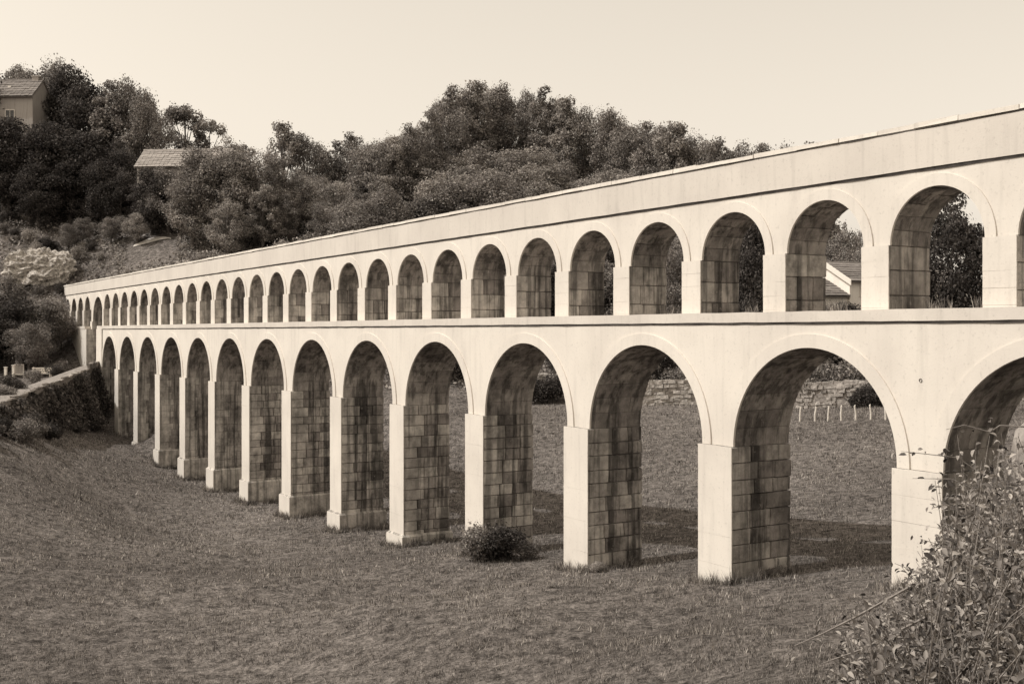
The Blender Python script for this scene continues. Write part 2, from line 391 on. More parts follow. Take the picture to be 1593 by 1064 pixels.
ZS, RL = -2.80, 2.44                                      # lower springing and radius
BAND0, BAND1 = 0.22, 0.46                                 # string course
ZSU, RU, ZCOR = 1.836, 1.14, 3.37                         # upper springing, radius, cornice
YP, YS, YB = 0.0, 0.11, 1.96                              # lower pier front, spandrel front, back
UP, US, UB = 0.53, 0.595, 1.84                            # upper pier front, spandrel front, back
cacheL, cacheU = {}, {}
PLINTH = -7.72
for k in range(-2, 13):
    z0 = foot_z[k]; xc = -pier_s(k)
    sep = 0 <= k <= 7
    p = masonry_pier('pier', xc, PW, YP, YB - YP, max(z0, PLINTH) if k >= 4 else z0, ZS, 0.37, sep, LAY, aq, 100 + k)
    if k >= 4 and z0 < PLINTH + 0.1:
        m = MB(); w = PW / 2 + 0.09; m.box(-w, w, -0.10, YB + 0.09, z0 - 0.7, PLINTH - 0.05, 0.006)
        ww = w - 0.05; m.hexa([(-w, -.1, PLINTH - .05), (w, -.1, PLINTH - .05), (w, YB + .09, PLINTH - .05), (-w, YB + .09, PLINTH - .05),
                               (-ww, -.04, PLINTH + .03), (ww, -.04, PLINTH + .03), (ww, YB + .04, PLINTH + .03), (-ww, YB + .04, PLINTH + .03)])
        m.build('plinth', M['quoin'], p)
        m = MB(); m.box(-w, w, -0.13, -0.101, z0 - .5, PLINTH - .04, .003); m.build('plinth_facing', M['wash'], p)
SPL = [(0.52,), (0.36, 0.74), (0.44,), (0.6,)]
for k in range(-3, 12):                                   # bay between pier k and pier k+1
    c = pier_s(k) + BAY / 2
    arch_bay('lower_arch', -(c + BAY / 2), -(c - BAY / 2), -c, RL, ZS, BAND0, YS, YB - 0.03, 0.31, YS - 0.04, 17, SPL, -1 <= k <= 6, aq, 300 + k, cacheL)
# the last lower arch against the end pier
c12 = pier_s(12) + BAY / 2
arch_bay('lower_arch', -(c12 + RL + 0.05), -(c12 - BAY / 2), -c12, RL, ZS, BAND0, YS, YB - 0.03, 0.31, YS - 0.04, 17, SPL, False, aq, 333, cacheL)
s_end = c12 + RL + 0.05
def long_box(x0, x1, y0, y1, z0, z1, step, jit, mat, name, parent):
    n = max(1, int((x1 - x0) / step)); m = MB(); r = random.Random(5)
    V = []
    for i in range(n + 1):
        x = x0 + (x1 - x0) * i / n; j = [r.uniform(-jit, jit) for _ in range(6)]
        V.append([(x, y0 + j[0], z0 + j[1]), (x, y1, z0), (x, y1 + j[2], z1 + j[3]), (x, y0 + j[4], z1 + j[5])])
    for i in range(n):
        a, b = V[i], V[i + 1]
        for t in range(4):
            u = (t + 1) % 4; m.quad(a[t], a[u], b[u], b[t])
    m.quad(*V[0][::-1]); m.quad(*V[-1]); return m.build(name, mat, parent)
X_R = -(pier_s(-3) - BAY / 2)                             # right end, beyond the picture
TA0, TA1 = 94.55, 98.55                                   # the tall road arch
long_box(-TA0, X_R, YS - 0.036, YB + 0.01, BAND0, BAND1, 0.5, 0.006, M['parapet'], 'string_course', aq)
masonry_pier('end_pier', -(TA0 + s_end) / 2, TA0 - s_end, 0.06, YB - 0.06, -8.0, BAND0 - 0.001, 0.47, False, LAY, aq, 601)
masonry_pier('end_pier', -(104.6 + TA1) / 2, 104.6 - TA1, 0.06, YB - 0.06, -3.5, BAND0 - 0.001, 0.47, False, LAY, aq, 602)
m = MB(); m.box(-104.7, -TA1 - 0.45, 0.0, YB + 0.04, BAND0, BAND1); m.build('string_course', M['parapet'], aq)
m = MB(); m.box(-117, -104.61, 0.3, YB, -3.5, BAND0 + 0.02); m.build('base_wall', M['wash'], aq)
# upper tier
ULAY = [(0, 0.7, 1.96), (0, 1.05, 1.96), (0, 0.55, 1.3, 1.96)]
U0 = pier_s(0) - 1.5                                      # centre of upper pier 0
for j in range(-4, 27):
    masonry_pier('upper_pier', -(U0 + 3 * j), 0.73, UP, UB - UP + 0.03, BAND1 + 0.02, ZSU, 0.46, 0 <= j <= 13, ULAY, aq, 500 + j)
for j in range(-5, 26):
    c = U0 + 3 * j + 1.5
    arch_bay('upper_arch', -(c + 1.5), -(c - 1.5), -c, RU, ZSU, ZCOR, US, UB, 0.25, US - 0.035, 11, [(0.5,), (0.35,)], -1 <= j <= 10, aq, 700 + j, cacheU)
c = U0 + 3 * 26 + 1.5
arch_bay('upper_arch', -(TA0 - 0.24), -(c - 1.5), -c, RU, ZSU, ZCOR, US, UB, 0.25, US - 0.035, 11, [(0.5,)], False, aq, 777, cacheU)
masonry_pier('upper_pier', -(TA0 - 0.22), 0.46, UP, UB - UP + .03, BAND1 + .02, ZSU, .46, False, ULAY, aq, 888)
ct = (TA0 + TA1) / 2; rt = (TA1 - TA0) / 2
arch_bay('road_arch', -(TA1 + 0.76), -(TA0 - 0.24), -ct, rt, 2.86 - rt, ZCOR, US, UB, 0.28, US - 0.035, 13, [(0.5,)], False, aq, 779, cacheU)
masonry_pier('road_arch_pier', -TA1 - 0.38, 0.76, UP, UB - UP + .03, BAND1 + .003, 2.86 - rt - .003, .4, False, ULAY, aq, 603)
for i in range(5):
    c = TA1 + 0.76 + 1.5 + 3 * i
    arch_bay('upper_arch', -(c + 1.5), -(c - 1.5), -c, RU, ZSU, ZCOR, US, UB, 0.25, US - .035, 11, [(0.5,)], False, aq, 900 + i, cacheU)
    masonry_pier('upper_pier', -(c + 1.5), 0.73, UP, UB - UP + .03, BAND1 - .2, ZSU, .46, False, ULAY, aq, 950 + i)
X_L = -(TA1 + 0.76 + 15 + 2.5)
m = MB(); m.box(X_L, X_L + 2.5, US, UB, -1, ZCOR); m.build('end_wall', M['wash'], aq)
long_box(X_L, X_R, US - 0.045, UB + 0.06, ZCOR, 4.195, 0.7, 0.006, M['parapet'], 'parapet', aq)
# thin near-black strips painting in the shadow lines under the projecting courses
M['shadow_dark'] = mat_plain('painted_shadow_dark', 0.06, 0.5, 3)
long_box(X_L, X_R, US - 0.016, US + 0.02, ZCOR - 0.06, ZCOR - 0.002, 0.4, 0.006, M['shadow_dark'], 'shadow_strip', aq)
long_box(-TA0 + .3, X_R, YS - 0.016, YS + 0.02, BAND0 - 0.055, BAND0 - 0.002, 0.4, 0.006, M['shadow_dark'], 'shadow_strip', aq)
long_box(X_L, X_R, US - 0.054, US, 4.172, 4.193, 0.4, 0.004, M['shadow_dark'], 'shadow_strip', aq)
# coping slabs, each a piece of its own near the camera
cop = MB(); r = random.Random(3); x = X_R
cp = MB(); cp.box(X_L, X_R, US, UB, 4.19, 4.215); cope = cp.build('coping', M['mortar'], aq)
while x > X_L:
    ln = r.uniform(0.9, 1.5); a = max(x - ln, X_L)
    y0 = US - 0.075 + r.uniform(-.012, .012); za = 4.207 + r.uniform(-.008, .008); zb = 4.305 + r.uniform(-.01, .012)
    if x > -62:
        m = MB(); m.box(a + .004, x - .004, y0, UB + .09, za, zb, 0.006); m.build('coping_slab', M['coping'], cope)
    else: cop.box(a + .004, x - .004, y0, UB + .09, za, zb, 0.006)
    x = a
tag(cop.build('coping_slabs', M['coping'], cope), kind='stuff')
# little iron anchor and spout holes visible on the spandrels
for (s_, z_) in ((pier_s(0), -0.98),):
    m = MB(); m.tube([(-s_, YS - 0.02, z_), (-s_, YS + 0.05, z_)], [0.035, 0.035], 10); m.build('wall_anchor', M['hole'], aq)

# ------------------------------------------------------------------ foliage builders
def leaf_cloud(c, nrm, size, aspect=0.62, r=rng):
    n = len(c); nrm = nrm / (np.linalg.norm(nrm, axis=1, keepdims=True) + 1e-9)
    t = r.normal(size=(n, 3)); u = np.cross(nrm, t); u /= np.linalg.norm(u, axis=1, keepdims=True) + 1e-9; v = np.cross(nrm, u)
    s = size[:, None]
    bend = nrm * s * r.uniform(-0.25, 0.25, (n, 1))
    V = np.stack([c - u * s, c + v * s * aspect + bend, c + u * s, c - v * s * aspect + bend], 1).reshape(-1, 3)
    Fc = np.arange(4 * n).reshape(n, 4); return V, Fc
def blob_leaves(lobes, n, size, up=0.35, r=rng, inner=0.55):
    """leaves on and in a set of lobes (x,y,z,rx,ry,rz)"""
    L = np.array(lobes); w = (L[:, 3] * L[:, 4] + L[:, 3] * L[:, 5]) ; w /= w.sum()
    i = r.choice(len(L), n, p=w); d = r.normal(size=(n, 3)); d /= np.linalg.norm(d, axis=1, keepdims=True)
    rad = np.where(r.random(n) < .78, r.uniform(inner, 1.0, n) ** .6, r.uniform(.95, 1.5, n))[:, None]
    c = L[i, :3] + d * L[i, 3:6] * rad
    nr = d + r.normal(size=(n, 3)) * 0.85 + np.array([0, 0, up])
    return leaf_cloud(c, nr, size * r.uniform(0.6, 1.35, n), r=r)
def crown_lobes(r, cz, rx, rz, n, lr, flat=1.0, cone=0.0):
    out = []
    for _ in range(n):
        d = r.normal(size=3); d /= np.linalg.norm(d); q = r.uniform(0.35, 1.0) ** 0.5
        zz = d[2] * q * rz; f = 1 - cone * (zz / rz + 1) / 2
        k = lr * r.uniform(0.4, 1.05)
        out.append((d[0] * q * rx * f, d[1] * q * rx * f, cz + zz, k * r.uniform(.7, 1.3), k * r.uniform(.7, 1.3), k * r.uniform(.6, 1.25)))
    return out
def make_tree(seed, cz, rx, rz, nl, lr, n, size, cone=0.0, trunk_r=0.22, mat='leaf_mid'):
    r = np.random.default_rng(seed); lobes = crown_lobes(r, cz, rx, rz, nl, lr, 1, cone)
    V, Fc = blob_leaves(lobes, n, size, r=r); crown = npmesh('crown', V, Fc, M[mat])
    t = MB(); top = cz + rz * 0.35
    P = [(0, 0, -0.6), (0.05, 0, cz * 0.3), (-0.08, 0.06, cz * 0.65), (0.05, -0.05, cz), (0, 0, top)]
    t.tube(P, [trunk_r * 1.4, trunk_r, trunk_r * .8, trunk_r * .5, trunk_r * .15], 8)
    for l in lobes[:9]:
        b = Vector((0, 0, max(cz - rz * 0.8, l[2] * 0.45))); e = Vector(l[:3]); mid = b.lerp(e, .5) + Vector((0, 0, .3))
        t.tube([b, mid, e], [trunk_r * .5, trunk_r * .3, trunk_r * .1], 5)
    return t.mesh('trunk', M['bark'], True), crown
TV = {}                                                   # tree meshes, all ten metres tall
for i in range(3):
    TV['mid%d' % i] = make_tree(20 + i, 5.7, 3.0, 3.7, 52, 1.15, 23000, 0.088)
    TV['pale%d' % i] = make_tree(40 + i, 5.5, 2.7, 3.8, 46, 1.05, 20000, 0.088, 0.15, mat='leaf_pale')
    TV['dark%d' % i] = make_tree(60 + i, 5.2, 2.8, 4.2, 56, 1.15, 17000, 0.11, 0.2, mat='leaf_dark')
for i in range(3): TV['airy%d' % i] = make_tree(90 + i, 5.8, 2.0, 4.1, 60, 0.62, 12000, 0.085, 0.45, 0.15, ['leaf_mid', 'leaf_pale', 'leaf_mid'][i])
TV['slim'] = make_tree(80, 6.9, 1.6, 2.5, 20, 0.75, 6000, 0.10, 0, 0.12)
TV['slim2'] = make_tree(81, 6.6, 1.9, 2.8, 18, 0.65, 4200, 0.10, 0, 0.12, 'leaf_pale')
TV['big'] = make_tree(82, 5.6, 3.2, 4.1, 70, 1.05, 26000, 0.10, 0.1, 0.28, 'leaf_dark')
TV['loose'] = make_tree(83, 6.2, 3.0, 3.4, 30, 0.8, 6500, 0.10, 0, 0.2)
def tree(var, x, y, H, label, group=None, name='leafy_tree', wide=1.0, z=None, cat='tree'):
    z = tz(x, y) if z is None else z
    o = empty(name, (x, y, z), random.uniform(0, 6.28)); s = H / 10.0; o.scale = (s * wide, s * wide, s)
    link('trunk', TV[var][0], o); link('crown', TV[var][1], o); tag(o, label, cat, group); return o
def shrub_mesh(seed, n, size, mat, nl=9, tall=1.0):
    r = np.random.default_rng(seed); lobes = []
    for _ in range(nl):
        a = r.uniform(0, 6.28); q = r.uniform(0, 0.62); k = r.uniform(.26, .42)
        lobes.append((q * math.cos(a), q * math.sin(a), r.uniform(.2, .72) * tall, k, k, k * .8 * tall))
    V, Fc = blob_leaves(lobes, n, size, r=r); fol = npmesh('foliage', V, Fc, M[mat])
    t = MB()
    for l in lobes[:6]: t.tube([(0, 0, -.15), (l[0] * .5, l[1] * .5, l[2] * .5), l[:3]], [.03, .02, .006], 5)
    return fol, t.mesh('stems', M['bark'])
SV = {'mid%d' % i: shrub_mesh(200 + i, 4200, 0.038, 'leaf_mid') for i in range(3)}
SV.update({'pale%d' % i: shrub_mesh(220 + i, 3600, 0.038, 'leaf_pale', 8, 1.2) for i in range(3)})
SV.update({'dark%d' % i: shrub_mesh(240 + i, 4200, 0.038, 'leaf_dark') for i in range(2)})
def shrub(var, x, y, size, label, group=None, tall=1.0, name='shrub'):
    o = empty(name, (x, y, tz(x, y)), random.uniform(0, 6.28)); o.scale = (size, size, size * tall)
    link('foliage', SV[var][0], o); link('stems', SV[var][1], o); tag(o, label, 'shrub', group); return o

# ------------------------------------------------------------------ wood on the hill
SIL = [(600, 212, 118, 'mid0'), (628, 198, 122, 'mid1'), (655, 182, 126, 'pale0'), (690, 152, 130, 'mid2'), (715, 132, 138, 'mid0'), (752, 124, 142, 'pale1'), (790, 130, 146, 'mid1'),
       (830, 132, 146, 'mid2'), (868, 140, 142, 'pale2'), (900, 160, 140, 'mid0'), (935, 168, 136, 'mid1'), (968, 174, 134, 'pale0'), (990, 184, 128, 'mid2'), (1032, 180, 124, 'mid0'),
       (1065, 204, 122, 'mid1'), (1100, 208, 120, 'pale1'), (1135, 216, 118, 'mid2'), (1170, 222, 116, 'mid0'), (1205, 226, 114, 'mid1'), (1240, 214, 112, 'mid2')]
wood_lab = 'round-crowned leafy tree on the skyline of the wooded hill behind the parapet'
for i, (px, py, Y, v) in enumerate(SIL):
    x = wx(px, Y); z = tz(x, Y); H = wz(py, Y) - z
    z2 = z; H2 = min(max(H, 5), 17)
    if H > 17: z2 = z + (H - 17) * 0.5; H2 = 17 + (H - 17) * 0.5
    ordn = ['first', 'second', 'third', 'fourth', 'fifth', 'sixth', 'seventh', 'eighth', 'ninth', 'tenth', 'eleventh', 'twelfth', 'thirteenth', 'fourteenth', 'fifteenth', 'sixteenth', 'seventeenth', 'eighteenth', 'nineteenth', 'last'][i]
    tree(v, x, Y, H2, ordn + ' tree from the left along the skyline of the big hill wood', 'skyline trees of the hill wood', wide=random.uniform(0.8, 1.05) * min(1.25, 11 / H2), z=z)
for i, (px, py, Y) in enumerate([(702, 128, 132), (738, 120, 138), (775, 126, 140), (848, 130, 140), (885, 146, 136), (952, 166, 130), (1012, 186, 124), (1048, 184, 120), (1118, 208, 116), (1190, 220, 112), (1258, 214, 110), (640, 190, 118), (668, 170, 124), (610, 206, 116)]):
    x = wx(px, Y); z = tz(x, Y); tree('airy%d' % (i % 3), x, Y, min(wz(py, Y) - z, 20), 'feathery-topped tree poking up between the round crowns of the hill wood', 'feathery trees of the hill wood', wide=1.0, z=z)
# the two thin trees and the ones around them on the left skyline
def sky_tree(px, py, Y, v, label, wide=1.0, name='leafy_tree'):
    x = wx(px, Y); z = tz(x, Y); return tree(v, x, Y, wz(py, Y) - z, label, None, name, wide, z)
sky_tree(289, 156, 128, 'slim', 'slender tree with a small tufted crown standing against the sky left of centre', 1.1, 'slender_tree')
sky_tree(326, 170, 128, 'slim2', 'thin sparse tree right beside the tufted slender tree on the skyline', 1.0, 'slender_tree')
sky_tree(352, 206, 120, 'pale0', 'broad pale tree just above the long barn roof', 1.1)
sky_tree(378, 212, 126, 'slim2', 'small scraggy tree showing above the hidden end of the barn roof', 1.1, 'slender_tree')
sky_tree(442, 184, 118, 'airy1', 'pale upright tree rising alone above the hedge in the skyline dip', 1.1)
sky_tree(478, 204, 120, 'mid0', 'lower round tree touching the right side of the pale upright tree', 0.9)
sky_tree(520, 216, 122, 'airy0', 'dull tree at the left of the low skyline gap before the big wood', 1.2)
sky_tree(546, 204, 122, 'airy2', 'pale bushy tree in the low skyline just left of the big wood', 1.2)
sky_tree(578, 212, 120, 'mid2', 'small round tree where the skyline starts to climb to the big wood', 0.9)
DK = [(-25, 88, 122, 'dark0', 'dark tree at the left picture edge behind the tiled house'), (30, 92, 130, 'pale1', 'thin-crowned tree rising directly behind the house roof'),
      (78, 90, 128, 'mid1', 'tall airy tree just right of the house chimney'), (105, 104, 124, 'dark1', 'tall dark tree right of the airy tree by the house'),
      (140, 116, 122, 'dark2', 'dark tree in the middle of the tall row by the house'), (180, 122, 120, 'airy0', 'grey-leaved tall tree left of the last tall tree of the row'),
      (208, 114, 121, 'mid0', 'tallest pale-topped tree at the right of the tall row'), (226, 146, 119, 'mid2', 'last tree of the tall row, its right side dropping to the barn roof')]
for px, py, Y, v, lab in DK: sky_tree(px, py, Y, v, lab, 1.1 if v[0] == 'a' else .62 if px > 200 else .8, 'tall_tree')
LOWD = [(40, 205, 111, 'dark0'), (85, 190, 112, 'dark1'), (130, 200, 112, 'dark2'), (165, 195, 112, 'dark0'), (190, 235, 108, 'dark1'), (15, 215, 108, 'dark2'), (110, 240, 108, 'dark0'), (160, 245, 107, 'dark1'), (188, 262, 106, 'dark2'), (60, 250, 106, 'dark2')]
for px, py, Y, v in LOWD:
    Y += 9 if Y < 110 else 7
    x = wx(px, Y); z = tz(x, Y); tree(v, x, Y, max(wz(py, Y) - z, 4), 'black-leaved tree in the dark clump below the tiled house', 'dark clump below the house', 'dark_tree', 1.0 if px > 150 else 1.25, z)
# slopes below the skyline
def fill(px0, px1, n, Y0, Y1, hmin, hmax, vs, label, group, top, seed, wide=1.0):
    r = random.Random(seed); k = 0
    for i in range(n):
        px = px0 + (px1 - px0) * (i + r.random()) / n; Y = r.uniform(Y0, Y1); x = wx(px, Y); z = tz(x, Y); H = r.uniform(hmin, hmax)
        H = min(H, wz(top(px), Y) - z)
        if H < 2: continue
        tree(r.choice(vs), x, Y, H, label, group, wide=wide * r.uniform(.95, 1.25), z=z)
def top(px):
    xs_ = [0, 200, 260, 400, 600, 690, 830, 1000, 1240, 1300, 1600]; ys_ = [200, 230, 262, 245, 240, 185, 165, 210, 240, 400, 400]
    return float(np.interp(px, xs_, ys_))
fill(600, 1240, 30, 106, 130, 6.5, 9.5, ['mid0', 'mid1', 'mid2', 'pale0', 'pale2'], 'leafy tree packed among others on the upper wooded slope', 'upper slope trees', top, 1, 1.3)
fill(560, 1260, 34, 88, 106, 5, 8, ['mid0', 'mid1', 'mid2', 'dark0', 'dark1'], 'leafy tree on the lower wooded slope just above the parapet', 'lower slope trees', top, 2, 1.4)
fill(310, 600, 24, 103, 116, 4, 7, ['mid0', 'mid1', 'pale1', 'airy1', 'pale0', 'airy0'], 'small bushy tree on the slope in front of the barn hedge', 'bushy trees of the left slope', top, 3, 1.15)
for px_, py_, Y_, v_, lab_ in [(322, 226, 109, 'mid1', 'bushy tree covering the middle of the barn roof'), (358, 222, 108.5, 'pale2', 'pale bushy tree in front of the hidden half of the barn'), (398, 228, 109, 'mid0', 'round tree hiding the right end of the barn'),
                               (262, 257, 111.8, 'mid2', 'low tree just under the visible barn eave'), (300, 256, 107.5, 'pale0', 'pale low tree under the right of the visible barn roof'), (236, 262, 111.8, 'dark1', 'dark low tree at the left foot of the barn')]:
    x = wx(px_, Y_); z = tz(x, Y_); tree(v_, x, Y_, max(wz(py_, Y_) - z, 3), lab_, None, 'leafy_tree', 1.15, z)
for px_, py_, Y_, v_, lab_ in [(8, 176, 117.5, 'dark2', 'dark tree in front of the hill house at the left picture edge'), (52, 184, 117.5, 'dark0', 'dark tree in front of the right corner of the hill house')]:
    x = wx(px_, Y_); z = tz(x, Y_); tree(v_, x, Y_, max(wz(py_, Y_) - z, 3), lab_, None, 'dark_tree', 1.1, z)
fill(100, 215, 4, 110, 113, 2.6, 3.6, ['mid0', 'pale1', 'mid2'], 'low orchard tree on the slope under the barn roof', 'orchard trees under the barn', lambda p: 290, 4, 1.2)
fill(1120, 1420, 12, 86, 96, 4.5, 6.5, ['dark0', 'mid1', 'mid2', 'dark1'], 'dark leafy tree behind the rubble wall beyond the meadow', 'trees behind the meadow wall', lambda p: 470 if p > 1255 else 300, 5, 1.25)
fill(1420, 1640, 8, 96, 110, 5, 7, ['dark0', 'mid1', 'mid2'], 'low tree in the hedge beyond the house at the right', 'hedge trees at the right', lambda p: 410, 6, 1.25)
rs = random.Random(31)
for i in range(56):
    px = rs.uniform(250, 900); Y = rs.uniform(84, 104); x = wx(px, Y)
    shrub(rs.choice(list(SV)), x, Y, rs.uniform(1.3, 2.6) if px > 430 else rs.uniform(.5, 1.0), 'bushy shrub on the hillside between the parapet and the trees', 'hillside shrubs', rs.uniform(.8, 1.5))
for i in range(26):
    px = rs.uniform(-10, 190); Y = rs.uniform(107.5, 117); x = wx(px, Y)
    shrub(rs.choice(['mid0', 'mid1', 'pale0', 'pale1', 'dark0']), x, Y, rs.uniform(.6, 1.3), 'low garden shrub on the slope above the far end of the aqueduct', 'garden slope shrubs', rs.uniform(.9, 1.5))

# undergrowth, one mass
N = 90000
px = rng.uniform(-250, 1350, N); Y = rng.uniform(80, 135, N) ; X = (px - CX) * Y / F_PX
Zt = terrain(X, Y); keep = (Zt > -4.2) & ~((px > 195) & (px < 275) & (Y > 105) & (Y < 111.5)) & ~((X > -45) & (Y < 100) & (X < -26))
X, Y, Zt = X[keep], Y[keep], Zt[keep]
cl = np.sin(X * 1.7 + np.sin(Y * 1.1) * 2) * np.sin(Y * 1.3 + np.cos(X * .8) * 2)
Zh = Zt + rng.uniform(0, 1, len(X)) ** 1.3 * (0.5 + 0.5 * cl) + 0.05
nr = rng.normal(size=(len(X), 3)) * .7 + np.array([0, -.2, .8])
V, Fc = leaf_cloud(np.stack([X, Y, Zh], 1), nr, rng.uniform(.08, .22, len(X)))
tag(link('undergrowth', npmesh('undergrowth', V, Fc, M['leaf_mid'])), 'weedy undergrowth covering the hillside', 'undergrowth', kind='stuff')

N = 60000
px = rng.uniform(90, 480, N); Y = rng.uniform(86, 111, N); X = (px - CX) * Y / F_PX; Zt = terrain(X, Y)
row = np.maximum(0, np.sin(Y * 2.6 + .6 * np.sin(X * .5))) * (.6 + .4 * np.sin(X * 1.9 + Y))
keep = (rng.random(N) < .25 + .75 * row) & (Zt > -1) & ~((px > 195) & (px < 275) & (Y > 103)) & (((X - DW * CT) * CT + (Y - DW * ST) * ST) > 5)
X, Y, Zt, row = X[keep], Y[keep], Zt[keep], row[keep]
V, Fc = leaf_cloud(np.stack([X, Y, Zt + .1 + rng.random(len(X)) * (.25 + .6 * row)], 1), rng.normal(size=(len(X), 3)) * .7 + np.array([-.3, -.3, .7]), rng.uniform(.06, .16, len(X)))
tag(link('garden_plants', npmesh('garden_plants', V, Fc, M['leaf_pale'])), 'low leafy garden plants covering the slope above the parapet', 'plants', kind='stuff')

# ------------------------------------------------------------------ buildings
def tiled_slope(parent, p00, p10, p01, nrow, mat, name='tile_row', over=0.03):
    """rows of tiles from the ridge (p00-p10) down to the eave (p01...)"""
    p00, p10, p01 = Vector(p00), Vector(p10), Vector(p01); e = p10 - p00; d = (p01 - p00) / nrow; n = e.cross(d).normalized()
    if n.z < 0: n = -n
    for i in range(nrow):
        a = p00 + d * i + n * 0.02; b = p00 + d * (i + 1.12) + n * (0.02 + over * 1.6); m = MB(); k = max(6, int(e.length / 0.42))
        for t in range(k):
            u0, u1 = e * (t / k), e * ((t + 0.94) / k); h = n * random.uniform(.05, .075); j = n * random.uniform(-.01, .015)
            q = [a + u0, a + u1, b + u1, b + u0]; m.hexa([v + j for v in q] + [v + j + h for v in q])
        m.build(name, mat, parent)
def gable_house(name, label, loc, rz, L, Wd, hw, hr, tiles, wallm, rows, windows=(), chimneys=(), over=0.35, cat='house'):
    """ridge along local x, front wall at y=0, back wall at y=Wd"""
    h = empty(name, loc, rz); tag(h, label, cat)
    m = MB(); m.quad((0, 0, -3), (L, 0, -3), (L, 0, hw), (0, 0, hw)); m.quad((L, Wd, -3), (0, Wd, -3), (0, Wd, hw), (L, Wd, hw))
    m.f += []; 
    for x, fl in ((0, 1), (L, 0)):
        n = len(m.v); m.v += [(x, 0, -3), (x, Wd, -3), (x, Wd, hw), (x, Wd / 2, hw + hr - 0.05), (x, 0, hw)]
        m.f.append(tuple(range(n, n + 5)) if not fl else tuple(range(n + 4, n - 1, -1)))
    m.build('wall', wallm, h)
    sl_ = hr / (Wd / 2)
    rf = MB(); o = over
    for sgn in (0, 1):
        y0, y1 = (-o, Wd / 2) if not sgn else (Wd + o, Wd / 2)
        z0 = hw - o * sl_
        q = [(-0.15, y0, z0), (L + 0.15, y0, z0), (L + .15, y1, hw + hr), (-.15, y1, hw + hr)]
        rf.hexa([(a, b, c_ - 0.0) for a, b, c_ in q] + [(a, b, c_ + 0.06) for a, b, c_ in q])
    roof = rf.build('roof', M['mortar'], h)
    tiled_slope(roof, (-.16, Wd / 2, hw + hr + .07), (L + .16, Wd / 2, hw + hr + .07), (-.16, -o, hw - o * sl_ + .07), rows, tiles)
    rd = MB(); rd.tube([(-.18, Wd / 2, hw + hr + .1), (L + .18, Wd / 2, hw + hr + .1)], [.14, .14], 8); rd.build('ridge_tiles', tiles, roof)
    for (x0, x1, z0, z1) in windows:
        w = MB(); w.box(x0, x1, -0.03, 0.02, z0, z1); win = w.build('window', M['glass'], h)
        fr = MB()
        for a, b, c_, d in ((x0 - .08, x0, z0, z1), (x1, x1 + .08, z0, z1), (x0 - .08, x1 + .08, z1, z1 + .1), (x0 - .12, x1 + .12, z0 - .1, z0)): fr.box(a, b, -.08, .01, c_, d)
        fr.box((x0 + x1) / 2 - .03, (x0 + x1) / 2 + .03, -.05, -.031, z0, z1); fr.build('frame', M['wood'], win)
    for (x, y, top_) in chimneys:
        cm = MB(); cm.box(x - .35, x + .35, y - .3, y + .3, hw + hr - .8, top_); cm.box(x - .42, x + .42, y - .37, y + .37, top_, top_ + .12); cm.build('chimney', wallm, roof)
    return h
# tiled house at the top left
Yh = 121.0; xr = wx(60, Yh); zb = wz(205, Yh)
h = gable_house('hill_house', 'grey rendered house with tiled roof and chimney at the top left of the hill', (xr - 9.0, Yh - 1.0, zb), R_(-3), 9.0, 4.6, wz(152, Yh) - zb, 1.95, M['tiles'], M['render_grey'], 7,
                windows=[(7.0 - 0.9, 7.0, 0.5, 2.0), (5.1 - .9, 5.1, .5, 2.0), (2.9, 3.8, .5, 2.0)], chimneys=[(8.3, 2.3, wz(118, Yh) - zb)])
m = MB(); m.box(5.8, 6.15, 0.95, 1.35, wz(141, Yh) - zb, wz(135, Yh) - zb); m.build('skylight', M['white'], h)
# barn with long roof
Yb = 113.0; xl = wx(213, Yb); zb = wz(292, Yb)
gable_house('hill_barn', 'long low barn with a pale tiled roof half hidden by trees on the hillside', (xl, Yb, zb), R_(-4), 9.0, 4.4, wz(258, Yb) - zb, 1.75, M['tiles_pale'], M['render_grey'], 8, cat='barn')
# pale house behind the upper arches at the right: main house and a lower wing against its gable
Yr = 92.0; xg = wx(1286, Yr); zb = tz(xg + 3, Yr + 3)
rzc = R_(22); eave = wz(436, Yr - 3) - zb
gx, gy = xg + math.sin(rzc) * 2.9, Yr - math.cos(rzc) * 2.9
h = gable_house('cottage', 'pale cottage with tiled roof seen through the upper arch near the right', (gx, gy, zb), rzc, 12.0, 5.8, eave, 1.45, M['tiles'], M['render_'], 8,
                windows=[(1.05, 1.65, eave - 1.2, eave - .35), (4.2, 4.9, eave - 1.2, eave - .35), (1.0, 1.7, 1.0, 2.4), (4.2, 4.9, 1, 2.4)])
m = MB()
for sg in (0, 1):
    y0, y1 = (-.4, 2.9) if not sg else (6.2, 2.9)
    m.hexa([(-.22, y0, eave - .42), (-.16, y0, eave - .42), (-.16, y1, eave + 1.2), (-.22, y1, eave + 1.2), (-.22, y0, eave + .02), (-.16, y0, eave + .02), (-.16, y1, eave + 1.66), (-.22, y1, eave + 1.66)])
m.build('barge_board', M['white'], h)
we = eave - 1.25
m = MB(); m.box(-5, -.01, .25, 5.5, -3, we); m.build('wing_wall', M['render_'], h)
m = MB(); q = [(-5.2, -.1, we - .1), (-.02, -.1, we - .1), (-.02, 2.9, we + 1.3), (-5.2, 2.9, we + 1.3)]; m.hexa(q + [(a_, b_, c_ + .06) for a_, b_, c_ in q])
q = [(-.02, 5.9, we - .1), (-5.2, 5.9, we - .1), (-5.2, 2.91, we + 1.3), (-.02, 2.91, we + 1.3)]; m.hexa(q + [(a_, b_, c_ + .06) for a_, b_, c_ in q])
lroof = m.build('wing_roof', M['mortar'], h)
tiled_slope(lroof, (-5.2, 2.9, we + 1.38), (-.03, 2.9, we + 1.38), (-5.2, -.1, we - .02), 7, M['tiles'])
